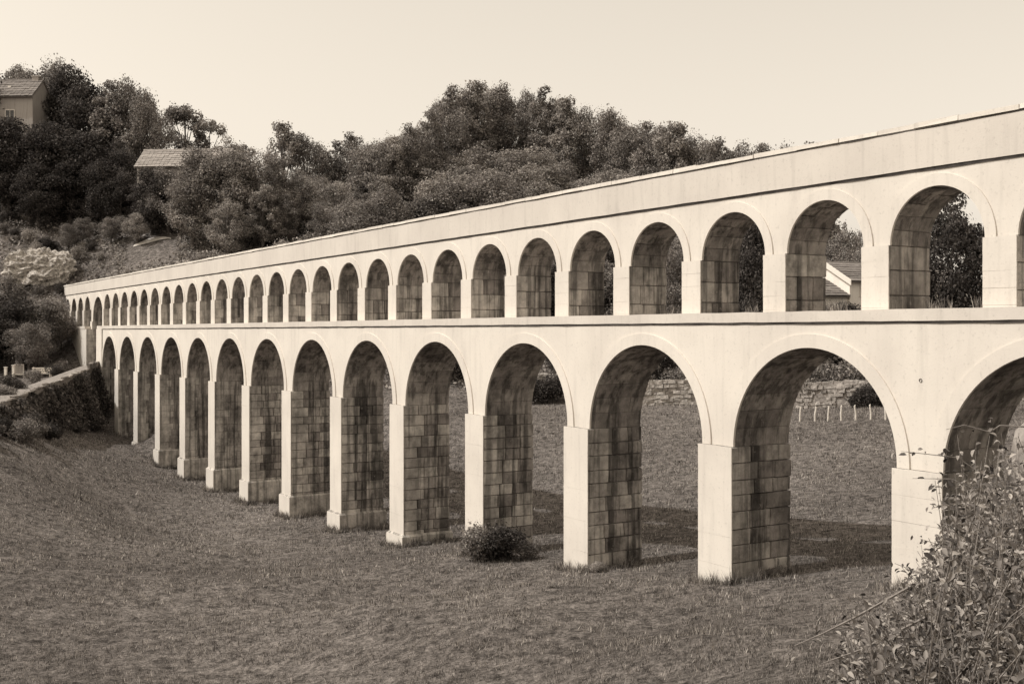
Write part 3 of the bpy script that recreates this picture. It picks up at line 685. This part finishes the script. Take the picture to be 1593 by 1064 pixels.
# the big dark tree and the bent tree by the cottage
x = wx(1480, 74); tree('big', x, 74, wz(296, 74) - tz(x, 74), 'big dense dark tree filling the upper arch at the right', None, 'dark_tree', 0.74)
x = wx(1318, 104); tree('loose', x, 104, wz(338, 104) - tz(x, 104), 'loose tree with bare curved boughs rising behind the cottage roof', None, 'leafy_tree', 0.5)
for a_, b_, c_ in ((1300, 358, 106), (1338, 352, 108)):
    x = wx(a_, c_); tree('mid2', x, c_, wz(b_, c_) - tz(x, c_), 'leafy tree in the cluster behind the cottage roof', 'trees behind the cottage', 'leafy_tree', .55)
x = wx(1340, 100); tree('mid1', x, 100, wz(380, 100) - tz(x, 100), 'dark round tree just behind the cottage ridge', None, 'leafy_tree', 0.9)
x = wx(1176, 87); tree('dark1', x, 87, wz(330, 87) - tz(x, 87), 'leafy tree seen through the upper arches left of the cottage', None, 'dark_tree', 0.6)
x = wx(1050, 88); tree('mid0', x, 88, wz(372, 88) - tz(x, 88), 'leafy tree filling the narrow gaps of the middle upper arches', None, 'leafy_tree', 0.6)

# ------------------------------------------------------------------ meadow wall, fence posts
def rubble_wall(name, label, A, B, hgt, thick, mat, sw, sh, base_drop=0.3, cat='wall'):
    A, B = Vector(A), Vector(B); L = (B - A).length; d = (B - A).normalized(); nrm = Vector((-d.y, d.x))
    o = empty(name, (A.x, A.y, 0), math.atan2(d.y, d.x)); tag(o, label, cat)
    core = MB(); st = MB(); n = int(L / 1.0)
    zt = [tz(*(A + d * (L * i / n))) for i in range(n + 1)]
    for i in range(n):
        x0, x1 = L * i / n, L * (i + 1) / n
        core.hexa([(x0, .05, zt[i] - .5), (x1, .05, zt[i + 1] - .5), (x1, thick - .05, zt[i + 1] - .5), (x0, thick - .05, zt[i] - .5), (x0, .05, zt[i] + hgt - .06), (x1, .05, zt[i + 1] + hgt - .06), (x1, thick - .05, zt[i + 1] + hgt - .06), (x0, thick - .05, zt[i] + hgt - .06)])
    core.build('wall_core', M['mortar'], o)
    rows = int((hgt + base_drop) / sh)
    for r_ in range(rows):
        x = -random.uniform(0, sw)
        while x < L:
            w = sw * random.uniform(.6, 1.5); zz = float(np.interp(x, np.linspace(0, L, n + 1), zt)) - base_drop + (hgt + base_drop) * r_ / rows
            st.box(x + .01, x + w - .01, random.uniform(-.09, .06), thick + random.uniform(-.05, .05), zz + .01, zz + (hgt + base_drop) / rows - .01, 0.045); x += w
    tag(st.build('stones', mat, o), kind='stuff'); return o
rubble_wall('rubble_wall', 'old rubble stone wall along the far side of the meadow behind the arches', (wx(820, 80), 80), (wx(1150, 77), 77), 1.75, 0.5, M['rubble'], 0.42, 0.24)
rubble_wall('rubble_wall', 'lower rubble wall with ivy beyond the row of fence posts', (wx(1235, 71.5), 71.5), (wx(1420, 67), 67), 1.65, 0.5, M['rubble'], 0.42, 0.24)
FP = [(1244, 628, 644), (1268, 632, 648), (1288, 636, 654), (1309, 641, 658), (1331, 642, 661), (1354, 646, 663), (1378, 650, 669)]
for i, (px, a, b) in enumerate(FP):
    Y = 63.0 - i * 0.55; x = wx(px, Y); z = tz(x, Y); m = MB()
    m.tube([(0, 0, -.3), (random.uniform(-.03, .03), 0, 0.35), (random.uniform(-.06, .06), 0, 0.78), (0, 0, .84)], [.05, .048, .043, .012], 7)
    o = m.build('fence_post', M['wood'], None, (x, Y, z), smooth=False)
    tag(o, ['leftmost', 'second', 'third', 'middle', 'fifth', 'sixth', 'rightmost'][i] + ' pale wooden fence post from the left in the meadow seen under the near arch', 'fence post', 'posts in the far meadow')
# hedge and ivy along the meadow walls
rs = random.Random(77)
for i in range(30):
    px = rs.uniform(640, 1420); Y = 82.5 + rs.uniform(-.5, 2.5) if px < 1200 else rs.uniform(72, 75); x = wx(px, Y)
    shrub(rs.choice(['dark0', 'dark1', 'mid0', 'mid1']), x, Y, rs.uniform(1.6, 2.6), 'hedge bush growing along the rubble wall beyond the meadow', 'hedge along the meadow wall', rs.uniform(1, 1.4), 'hedge_bush')
for px, Y, s_ in ((1355, 67.3, 1.5), (1380, 66.5, 1.6), (1340, 67.8, 1.2)):
    shrub('dark0', wx(px, Y), Y, s_, 'dark ivy bush climbing the lower rubble wall under the near arch', 'ivy on the lower rubble wall', 1.0, 'ivy_bush')
for px, Y, s_ in ((858, 78.5, 1.7), (836, 78.5, 1.5)):
    shrub('dark1', wx(px, Y), Y, s_, 'dark bush hiding the left end of the meadow wall', 'bushes at the wall end', 1.3)

# ------------------------------------------------------------------ roadside wall at the left, terrace
A = Vector((line_x(91) - 0.2, 91)); B = Vector((line_x(20), 20)); d = (B - A).normalized(); L = (B - A).length
rw = empty('roadside_wall', (A.x, A.y, 0), math.atan2(d.y, d.x)); tag(rw, 'ivy-clad retaining wall with pale coping edging the road at the left', 'wall')
m = MB(); n = int(L)
for i in range(n):
    x0, x1 = L * i / n, L * (i + 1) / n
    za, zb_ = float(road_z(A.y + d.y * x0)) + .25, float(road_z(A.y + d.y * x1)) + .25
    m.hexa([(x0, -1, -9.5), (x1, -1, -9.5), (x1, .35, -9.5), (x0, .35, -9.5), (x0, -1, za), (x1, -1, zb_), (x1, .35, zb_), (x0, .35, za)])
m.build('wall_body', M['rubble'], rw)
x = 0.0; rs = random.Random(9)
while x < L:
    w = rs.uniform(.7, 1.3); zt_ = float(road_z(A.y + d.y * x)) + .26 + (0.28 if x < 5 else 0.0)
    c_ = MB(); c_.box(x + .01, x + w - .01, 0.16 + rs.uniform(-.08, .08), .42 + rs.uniform(-.08, .05), zt_ - (0.3 if x < 5 else 0) , zt_ + .09 + rs.uniform(-.03, .05), .035)
    c_.build('coping_stone', M['rubble'], rw); x += w
N = 42000
u = rng.uniform(2.5, L, N); Xw = A.x + d.x * u; Yw = A.y + d.y * u
nrm = np.array([-d.y, d.x]); 
if nrm[0] < 0: nrm = -nrm
gz = terrain(Xw + nrm[0] * 0.9, Yw + nrm[1] * .9); t = rng.uniform(0, 1, N) ** 0.8
lump = 0.3 + 1.1 * np.sin(u * .9 + 2 * np.sin(u * .37)) ** 2 + .25 * np.sin(t * 7 + u * .5) ** 2
off = 0.3 + lump * rng.uniform(.3, 1.0, N) * (1.25 - t)
tp = road_z(Yw) + .28 - .35 * np.sin(u * .55 + 1.5 * np.sin(u * .23)) ** 2
Zw = gz + t * (tp - gz) + rng.normal(0, .05, N)
Zw = np.minimum(Zw, tp + 0.45 * rng.random(N) ** 2)
V, Fc = leaf_cloud(np.stack([Xw + nrm[0] * off, Yw + nrm[1] * off, Zw], 1), rng.normal(size=(N, 3)) * .6 + np.array([nrm[0], nrm[1], .5]), rng.uniform(.06, .15, N))
ivy = link('ivy', npmesh('ivy', V, Fc, mat_leaf('ivy_leaf', .13, .8)), rw); ivy.matrix_parent_inverse = Matrix.LocRotScale(rw.location, rw.rotation_euler, rw.scale).inverted(); tag(ivy, kind='stuff')
rs = random.Random(55)
for i in range(20):
    Y = rs.uniform(55, 90); x = line_x(Y) + rs.uniform(.8, 1.9); shrub(rs.choice(['dark0', 'mid0', 'dark1', 'mid1']), x, Y, rs.uniform(.5, 1.15), 'straggly bush against the foot of the ivy-clad roadside wall', 'bushes along the roadside wall', rs.uniform(.8, 1.4))
# trees and bushes on the terrace left of the road arch
for px, py, Y, v, wd, lab in [(62, 455, 97, 'mid0', 1.05, 'leafy tree leaning over the far end of the aqueduct'), (20, 470, 94, 'dark1', 1.1, 'dark tree at the left edge beside the far end of the aqueduct'),
                              (95, 480, 99, 'mid2', 0.9, 'small tree against the last arches of the upper tier'), (-20, 430, 96, 'dark0', 1.1, 'dark tree cut by the left picture edge behind the terrace'),
                              (45, 500, 92, 'mid1', 0.9, 'low pale-leaved tree on the terrace in front of the dark trees')]:
    x = wx(px, Y); z = tz(x, Y); tree(v, x, Y, wz(py, Y) - z, lab, None, 'leafy_tree', wd * 1.35, z)
for px, Y, s_, v, lab in [(20, 70, 1.1, 'dark0', 'low dark bush behind the roadside wall at the left edge'), (55, 78, 1.0, 'mid0', 'low leafy bush on the road verge behind the roadside wall'), (88, 86, 1.0, 'dark1', 'small dark bush on the verge nearer the road arch'),
                          (5, 66, .9, 'mid1', 'small bush at the left edge close behind the wall coping'), (100, 92, 1.2, 'mid2', 'bush at the foot of the pier left of the road arch')]:
    shrub(v, wx(px, Y), Y, s_, lab)
# small white things on the terrace
def post(px, Y, h_, lab):
    x = wx(px, Y); m = MB(); m.box(-.09, .09, -.09, .09, -.3, h_, .01); m.box(-.12, .12, -.12, .12, h_, h_ + .06); tag(m.build('white_post', M['white'], None, (x, Y, tz(x, Y))), lab, 'post', 'white posts on the terrace')
post(9, 86, 1.0, 'thick white post nearest the left edge on the road terrace'); post(21, 88, 1.15, 'thinner white post right of the thick one on the road terrace')
x = wx(30, 92); fr = empty('notice_board', (x, 92, tz(x, 92) - .15)); fr.scale = (.62, .62, .9); tag(fr, 'small white framed board on legs beside the white posts', 'notice board')
m = MB(); m.box(-.55, .55, 0, .05, .55, 1.35); m.build('panel', M['render_grey'], fr)
m = MB()
for a, b, c_, e in ((-.62, .62, 1.35, 1.45), (-.62, .62, .45, .55), (-.62, -.52, .55, 1.35), (.52, .62, .55, 1.35)): m.box(a, b, -.03, .08, c_, e)
m.build('frame', M['white'], fr)
for sx in (-.57, .57):
    m = MB(); m.box(sx - .05, sx + .05, 0, .06, -.3, .45); m.build('leg', M['white'], fr)
x = wx(64, 90); bn = empty('garden_bench', (x, 90, tz(x, 90)), R_(8)); tag(bn, 'long low white bench on the terrace in front of the trees', 'bench')
for i in range(3):
    m = MB(); m.box(-.78, .78, .3, .34, .42 + i * .16, .54 + i * .16); m.build('back_slat', M['white'], bn)
for i in range(3):
    m = MB(); m.box(-.78, .78, -.12 + i * .13, -.01 + i * .13, .36, .40); m.build('seat_slat', M['white'], bn)
for sx in (-.68, .68):
    m = MB(); m.box(sx - .04, sx + .04, -.1, -.03, -.2, .355); m.box(sx - .04, sx + .04, .345, .40, -.2, .9); m.build('leg', M['white'], bn)
# pale rubble terrace wall above the far end
def mat_outcrop():
    m = NT('bright_outcrop_rock', 0.95, 0.05); p = m.pos()
    c = m.ramp(m.noise(p, 5, 8, .8), [(0.38, tone(0.10)), (0.47, tone(0.5)), (0.62, tone(0.78))]); m.col(c); m.bump(m.noise(p, 3.5, 8, .8), 1.0, .3); return m.m
from mathutils import noise as mnoise
bm = bmesh.new(); bmesh.ops.create_icosphere(bm, subdivisions=5, radius=1)
for v in bm.verts:
    c_ = v.co.copy(); k = max(abs(c_.x) ** 2.6 + abs(c_.z) ** 2.6, .3) ** (-1 / 7)
    n_ = mnoise.fractal(c_ * 3.6, 0.7, 2.0, 6); v.co = Vector((c_.x * 3.2 * k, c_.y * 1.3, c_.z * 1.75 * k)) + c_ * n_ * .5
me = bpy.data.meshes.new('rock_outcrop'); bm.to_mesh(me); bm.free(); me.materials.append(mat_outcrop())
o = link('rock_outcrop', me, None, (wx(62, 106.5), 106.5, wz(418, 106.5))); tag(o, 'rough bright pale rock outcrop on the slope above the far end of the aqueduct', 'rock')
for a_, b_, c_, v_ in ((16, 105.4, 1.2, 'mid0'), (38, 107.6, 1.5, 'pale1'), (60, 105.2, .9, 'mid1'), (92, 105.2, .8, 'dark0'), (75, 107.8, 1.3, 'mid2'), (104, 107.2, 1.2, 'pale0'), (30, 105, .8, 'pale2')):
    shrub(v_, wx(a_, b_), b_, c_, 'straggling shrub growing around the bright pale rock outcrop', 'shrubs around the pale rock outcrop', 1.3)
# pale path on the hillside
m = MB(); P = []
for i in range(13):
    t = i / 12; pxc = 208 + 58 * t; Y = 109.6 + .8 * math.sin(t * 2.4); x = wx(pxc, Y); P.append(((x, Y - .55 * math.sin(math.pi * min(t + .08, 1)) - .05), (x, Y + .55 * math.sin(math.pi * min(max(t, .04), .96)) + .1)))
for i in range(12):
    a, b = P[i], P[i + 1]
    for r_ in range(5):
        f0, f1 = r_ / 5, (r_ + 1) / 5; L_ = lambda u_, f_: (u_[0][0] + (u_[1][0] - u_[0][0]) * f_, u_[0][1] + (u_[1][1] - u_[0][1]) * f_)
        m.quad(*[(q_[0], q_[1], tz(*q_) + .08) for q_ in (L_(a, f0), L_(b, f0), L_(b, f1), L_(a, f1))])
tag(m.build('path', M['path']), kind='structure')

# ------------------------------------------------------------------ grass
N = 760000
Yg = 9 + 95 * rng.random(N) ** 1.9
pxg = rng.uniform(-500, 2300, N); Xg = (pxg - CX) * Yg / F_PX + rng.normal(0, .5, N)
ok = (Xg > line_x(Yg) + 0.5)
# clumping
cl = np.sin(Xg * 1.9 + 2 * np.sin(Yg * .8)) * np.sin(Yg * 1.5 + 2 * np.cos(Xg * .7)) + 0.6 * np.sin(Xg * 5.1 + Yg * 2.2) * np.sin(Yg * 4.3 - Xg * 1.4)
ok &= rng.random(N) < 0.62 + 0.4 * cl
# none inside the piers
lx = (Xg - DW * CT) * ST - (Yg - DW * ST) * CT; ly = (Xg - DW * CT) * CT + (Yg - DW * ST) * ST
ph = np.abs(((-lx - pier_s(0)) + BAY / 2) % BAY - BAY / 2)
ok &= ~((ph < PW / 2 + .1) & (ly > -.1) & (ly < YB + .1))
Xg, Yg, cl = Xg[ok], Yg[ok], cl[ok]; n = len(Xg); Zg = terrain(Xg, Yg)
sc = np.clip(Yg / 28, .75, 2.2)
hgt = rng.uniform(.035, .11, n) * (1 + .3 * cl) * sc ** .5; wd = rng.uniform(.006, .014, n) * sc
an = rng.uniform(0, 6.283, n); lean = rng.uniform(.1, .9, n) * hgt; la = rng.uniform(0, 6.283, n)
B0 = np.stack([Xg - np.cos(an) * wd, Yg - np.sin(an) * wd, Zg - .02], 1); B1 = np.stack([Xg + np.cos(an) * wd, Yg + np.sin(an) * wd, Zg - .02], 1)
T = np.stack([Xg + np.cos(la) * lean, Yg + np.sin(la) * lean, Zg + hgt], 1)
V = np.stack([B0, B1, T], 1).reshape(-1, 3)
tag(link('grass', npmesh('grass', V, np.arange(3 * n).reshape(n, 3), M['grass'])), 'short rough meadow grass', 'grass', kind='stuff')

# longer grass left standing round the pier feet
n = 30000; kk = rng.integers(-2, 13, n); side = rng.random(n); tq = rng.random(n); e_ = np.abs(rng.normal(0, .16, n)) + .02
lx = -(S0 - PW / 2 + BAY * kk) + np.where(side < .35, (tq - .5) * (PW + .5), np.where(side < .8, PW / 2 + e_ + .1, -PW / 2 - e_ - .1)); ly = np.where(side < .35, -e_ - .06, tq * (YB + .3) - .1)
Xg = DW * CT + lx * ST + ly * CT; Yg = DW * ST - lx * CT + ly * ST; Zg = terrain(Xg, Yg); sc = np.clip(Yg / 28, .75, 2.2)
hgt = rng.uniform(.06, .3, n) * np.clip(1.3 - e_ * 2, .3, 1.3) * (0.5 + .8 * np.sin(lx * 5 + ly * 3) ** 2); wd = rng.uniform(.005, .012, n) * sc; an = rng.uniform(0, 6.283, n); lean = rng.uniform(.1, .6, n) * hgt; la = rng.uniform(0, 6.283, n)
V = np.stack([np.stack([Xg - np.cos(an) * wd, Yg - np.sin(an) * wd, Zg - .02], 1), np.stack([Xg + np.cos(an) * wd, Yg + np.sin(an) * wd, Zg - .02], 1), np.stack([Xg + np.cos(la) * lean, Yg + np.sin(la) * lean, Zg + hgt], 1)], 1).reshape(-1, 3)
tag(link('long_grass', npmesh('long_grass', V, np.arange(3 * n).reshape(n, 3), M['grass'])), 'longer grass standing round the feet of the piers', 'grass', kind='stuff')
# weeds at the feet of the piers and loose plants
def weed(lx_, ly_, s_, v, lab, grp=None, tall=.7, name='weed_clump'):
    p = l2w(lx_, ly_); shrub(v, p.x, p.y, s_, lab, grp, tall, name)
for a_, b_, c_, t_, v_, lab_ in ((1.05, -.35, 1.15, 1.15, 'mid1', 'scruffy bush growing against the foot of the fourth pier from the right'), (1.75, .15, 1.2, 1.0, 'dark0', 'darker bush right behind the scruffy bush at the fourth pier'), (2.4, .5, .75, .8, 'mid2', 'low right-hand end of the bushes at the fourth pier')):
    weed(-pier_s(3) + a_, b_, c_, v_, lab_, None, t_, 'shrub')
rs = random.Random(12)
for k in range(0, 12):
    for i in range(3):
        weed(-pier_s(k) + (rs.uniform(.6, 1.0) if i < 4 else rs.uniform(-.7, .7)), rs.uniform(-.1, 2.2) if i < 4 else rs.uniform(-.35, -.15), rs.uniform(.14, .38), rs.choice(['mid0', 'mid1', 'pale0']), 'small weed clump growing at the foot of an aqueduct pier', 'weeds at the pier feet')
for i in range(14):
    Y = rs.uniform(24, 55); px = rs.uniform(0, 1250); x = wx(px, Y)
    if x < line_x(Y) + 1: continue
    p_ly = (x - DW * CT) * CT + (Y - DW * ST) * ST
    if p_ly > -1.0: continue
    shrub(rs.choice(['mid0', 'mid2', 'mid1']), x, Y, rs.uniform(.15, .3), 'low weed tuft in the open meadow grass', 'weed tufts in the meadow', .3, 'weed_tuft')
# grass tufts on the deck under the upper arches
for s_, w_ in ((U0 + 1.5 + 3, 5), (U0 + 1.5, 4), (U0 + 1.5 + 6, 3), (U0 + 1.5 + 9, 2)):
    for i in range(w_):
        n = 26; a = rng.uniform(0, 6.28, n); hh = rng.uniform(.1, .32, n); b = rng.normal(0, .04, (n, 2)); V = []
        for q in range(n):
            dx, dy = math.cos(a[q]) * .012, math.sin(a[q]) * .012; V += [(b[q, 0] - dx, b[q, 1] - dy, 0), (b[q, 0] + dx, b[q, 1] + dy, 0), (b[q, 0] + rng.normal(0, .06), b[q, 1] + rng.normal(0, .06), hh[q])]
        p = l2w(-s_ + rng.uniform(-.9, .9), rng.uniform(1.0, 1.85), BAND1)
        tag(link('grass_tuft', npmesh('grass_tuft', V, np.arange(3 * n).reshape(n, 3), M['grass']), None, p), 'wispy grass tuft growing on the ledge under an upper arch', 'grass tuft', 'tufts on the aqueduct ledge')

# ------------------------------------------------------------------ bramble bush in the right foreground
bush = empty('bramble_bush', (3.3, 7.0, tz(3.3, 7.0))); bz = bush.location.z
tag(bush, 'big leafy bramble bush with twigs in the lower right foreground', 'bush')
def leaf_geo(n, c, nrm, dirv, size, wid=.5):
    nrm = nrm / np.linalg.norm(nrm, axis=1, keepdims=True); u = dirv - nrm * (dirv * nrm).sum(1, keepdims=True); u /= np.linalg.norm(u, axis=1, keepdims=True) + 1e-9; v = np.cross(nrm, u); s = size[:, None]
    fold = .16
    V = np.stack([c, c + u * s * .3 + v * s * wid * .42 + nrm * s * fold, c + u * s * .65 + v * s * wid * .38 + nrm * s * fold * .8, c + u * s - nrm * s * .12,
                  c + u * s * .65 - v * s * wid * .38 + nrm * s * fold * .8, c + u * s * .3 - v * s * wid * .42 + nrm * s * fold, c + u * s * .35, c + u * s * .7 - nrm * s * .03], 1).reshape(-1, 3)
    b = (np.arange(n) * 8)[:, None, None]
    f = np.array([[0, 6, 1, 1], [6, 7, 2, 1], [7, 3, 2, 2], [0, 5, 6, 6], [5, 4, 7, 6], [4, 3, 7, 7]])
    tri = np.array([[0, 6, 1], [1, 6, 2], [6, 7, 2], [7, 3, 2], [0, 5, 6], [5, 4, 6], [4, 7, 6], [4, 3, 7]])
    return V, (tri[None] + b).reshape(-1, 3)
rs = random.Random(21); stems = MB(); spots = []
roots = [(wx(p, y), y) for p, y in ((1380, 7.0), (1430, 6.2), (1350, 6.3), (1460, 5.6), (1640, 8.3), (1570, 6.6), (1560, 7.4), (1500, 6.6), (1620, 6.3), (1450, 7.3), (1590, 8.0), (1530, 5.6), (1650, 7.2), (1480, 8.2), (1400, 6.6))]
def bush_top(px): return float(np.interp(px, [1285, 1340, 1400, 1455, 1500, 1540, 1600], [1000, 915, 872, 805, 722, 690, 650]))
for i in range(1750):
    x, y = rs.choice(roots) if i < 1150 else rs.choice([(wx(1560, 7.4), 7.4), (wx(1610, 6.9), 6.9), (wx(1590, 8), 8.0), (wx(1640, 7.6), 7.6)]); x += rs.uniform(-.35, .35); y += rs.uniform(-.4, .4); z = tz(x, y)
    Lh = rs.uniform(1.2, 3.2) if i < 1150 else rs.uniform(2.4, 3.6); P = [Vector((x, y, z))]; dv = Vector((rs.uniform(-.6, .45), rs.uniform(-.5, .5), 1)).normalized()
    droop = rs.uniform(.02, .16); ns = 10; lim = rs.uniform(0, 60) ** 1.0
    for s_ in range(ns):
        dv = (dv + Vector((rs.uniform(-.14, .1), rs.uniform(-.12, .12), -droop))).normalized(); q = P[-1] + dv * Lh / ns
        px_ = CX + F_PX * q.x / q.y
        if px_ < 1290 or HY - F_PX * q.z / q.y < bush_top(px_) + lim: break
        P.append(q)
    if len(P) < 4: continue
    ns = len(P) - 1
    stems.tube(P, [.007 * (1 - .75 * s_ / ns) for s_ in range(ns + 1)], 4)
    for s_ in range(2, ns + 1):
        for _ in range(5): spots.append((P[s_ - 1].lerp(P[s_], rs.random()), dv))
# long bare twigs
def twig(pts_, r0, m, leaves=0):
    P = [Vector((wx(px, Y), Y, wz(py, Y))) for px, py, Y in pts_]; m.tube(P, [r0 * (1 - .7 * i / (len(P) - 1)) for i in range(len(P))], 5)
    for _ in range(leaves):
        i = rs.randrange(len(P) - 1); spots.append((P[i].lerp(P[i + 1], rs.random()), Vector((rs.uniform(-1, 1), rs.uniform(-1, 1), .3))))
tw = MB()
twig([(1420, 910, 6.6), (1330, 960, 6.4), (1280, 985, 6.3), (1236, 1004, 6.2)], .009, tw, 9); twig([(1440, 960, 6.3), (1340, 1010, 6.1), (1278, 1032, 6.0)], .009, tw, 7)
twig([(1600, 664, 7.6), (1555, 662, 7.6), (1540, 672, 7.6), (1500, 661, 7.6), (1472, 668, 7.6)], .006, tw, 5); twig([(1560, 760, 7.2), (1490, 712, 7.2), (1440, 706, 7.2), (1402, 702, 7.2)], .005, tw, 24)
twig([(1560, 780, 7.2), (1480, 745, 7.2), (1420, 744, 7.2)], .005, tw, 18); twig([(1540, 900, 7.0), (1470, 850, 7.0), (1432, 838, 7.0)], .005, tw, 16); twig([(1500, 930, 6.8), (1440, 895, 6.8), (1392, 876, 6.8)], .005, tw, 24)
for i in range(26):
    px = rs.uniform(1470, 1610); Y = rs.uniform(6.6, 7.8); t_ = rs.uniform(655, 760) + max(0, 1530 - px) * .5; twig([(px, 960, Y), (px + rs.uniform(-15, 15), 850, Y), (px + rs.uniform(-35, 25), t_, Y)], .005, tw, 34)
st = stems.build('stems', M['twig'], bush); st.matrix_parent_inverse = Matrix.Translation(bush.location).inverted()
st = tw.build('bare_twigs', M['twig'], bush); st.matrix_parent_inverse = Matrix.Translation(bush.location).inverted()
pos = np.array([tuple(p + Vector((rs.gauss(0, .035), rs.gauss(0, .035), rs.gauss(0, .03)))) for p, _ in spots])
n = len(pos); nr = rng.normal(size=(n, 3)) * .55 + np.array([-.25, -.3, .75]); dr = rng.normal(size=(n, 3)) + np.array([0, 0, -.35]); sz = rng.uniform(.027, .060, n)
# nearest leaves as single pieces
vis = [i for i in range(n) if pos[i, 0] / pos[i, 1] < .47]; vis.sort(key=lambda i: pos[i, 1] - sz[i] * 30); single = set(vis[:300])
rest = np.array([i not in single for i in range(n)])
V, Fc = leaf_geo(int(rest.sum()), pos[rest], nr[rest], dr[rest], sz[rest]); o = link('foliage', npmesh('foliage', V, Fc, M['leaf_bush']), bush); o.matrix_parent_inverse = Matrix.Translation(bush.location).inverted(); tag(o, kind='stuff')
V, Fc = leaf_geo(1, np.zeros((1, 3)), np.array([[0, 0, 1.]]), np.array([[1., 0, 0]]), np.ones(1)); lm = npmesh('leaf', V, Fc, M['leaf_bush'])
lms = [lm]
for q in range(3):
    V2 = V * np.array([1, .8 + .2 * q, 1 + .4 * q]); lms.append(npmesh('leaf', V2, Fc, bpy.data.materials.get(['bramble_leaf_dark', 'bramble_leaf_pale', 'bramble_leaf'][q]) or mat_leaf(['bramble_leaf_dark', 'bramble_leaf_pale', 'bramble_leaf'][q], [.09, .30, .21][q], .4)))
for i in single:
    q = Vector(nr[i]).to_track_quat('Z', 'X').to_euler(); o = link('leaf', rs.choice(lms), bush, tuple(Vector(pos[i]) - bush.location), q, (sz[i],) * 3)
    o.rotation_euler.rotate_axis('Z', rs.uniform(0, 6.28))
# pale boulder at the right edge behind the bush
bm = bmesh.new(); bmesh.ops.create_icosphere(bm, subdivisions=3, radius=1)
for v in bm.verts:
    k = 1 + .16 * math.sin(v.co.x * 3.1 + 1) * math.cos(v.co.y * 2.7) + .1 * math.sin(v.co.z * 4 + v.co.x * 2); v.co *= k; v.co.x *= .8; v.co.z *= .8
me = bpy.data.meshes.new('boulder'); bm.to_mesh(me); bm.free(); me.materials.append(M['rock'])
Y = 12.5; o = link('boulder', me, None, (wx(1692, Y), Y, wz(742, Y))); tag(o, 'pale boulder at the right picture edge behind the bramble bush', 'boulder')
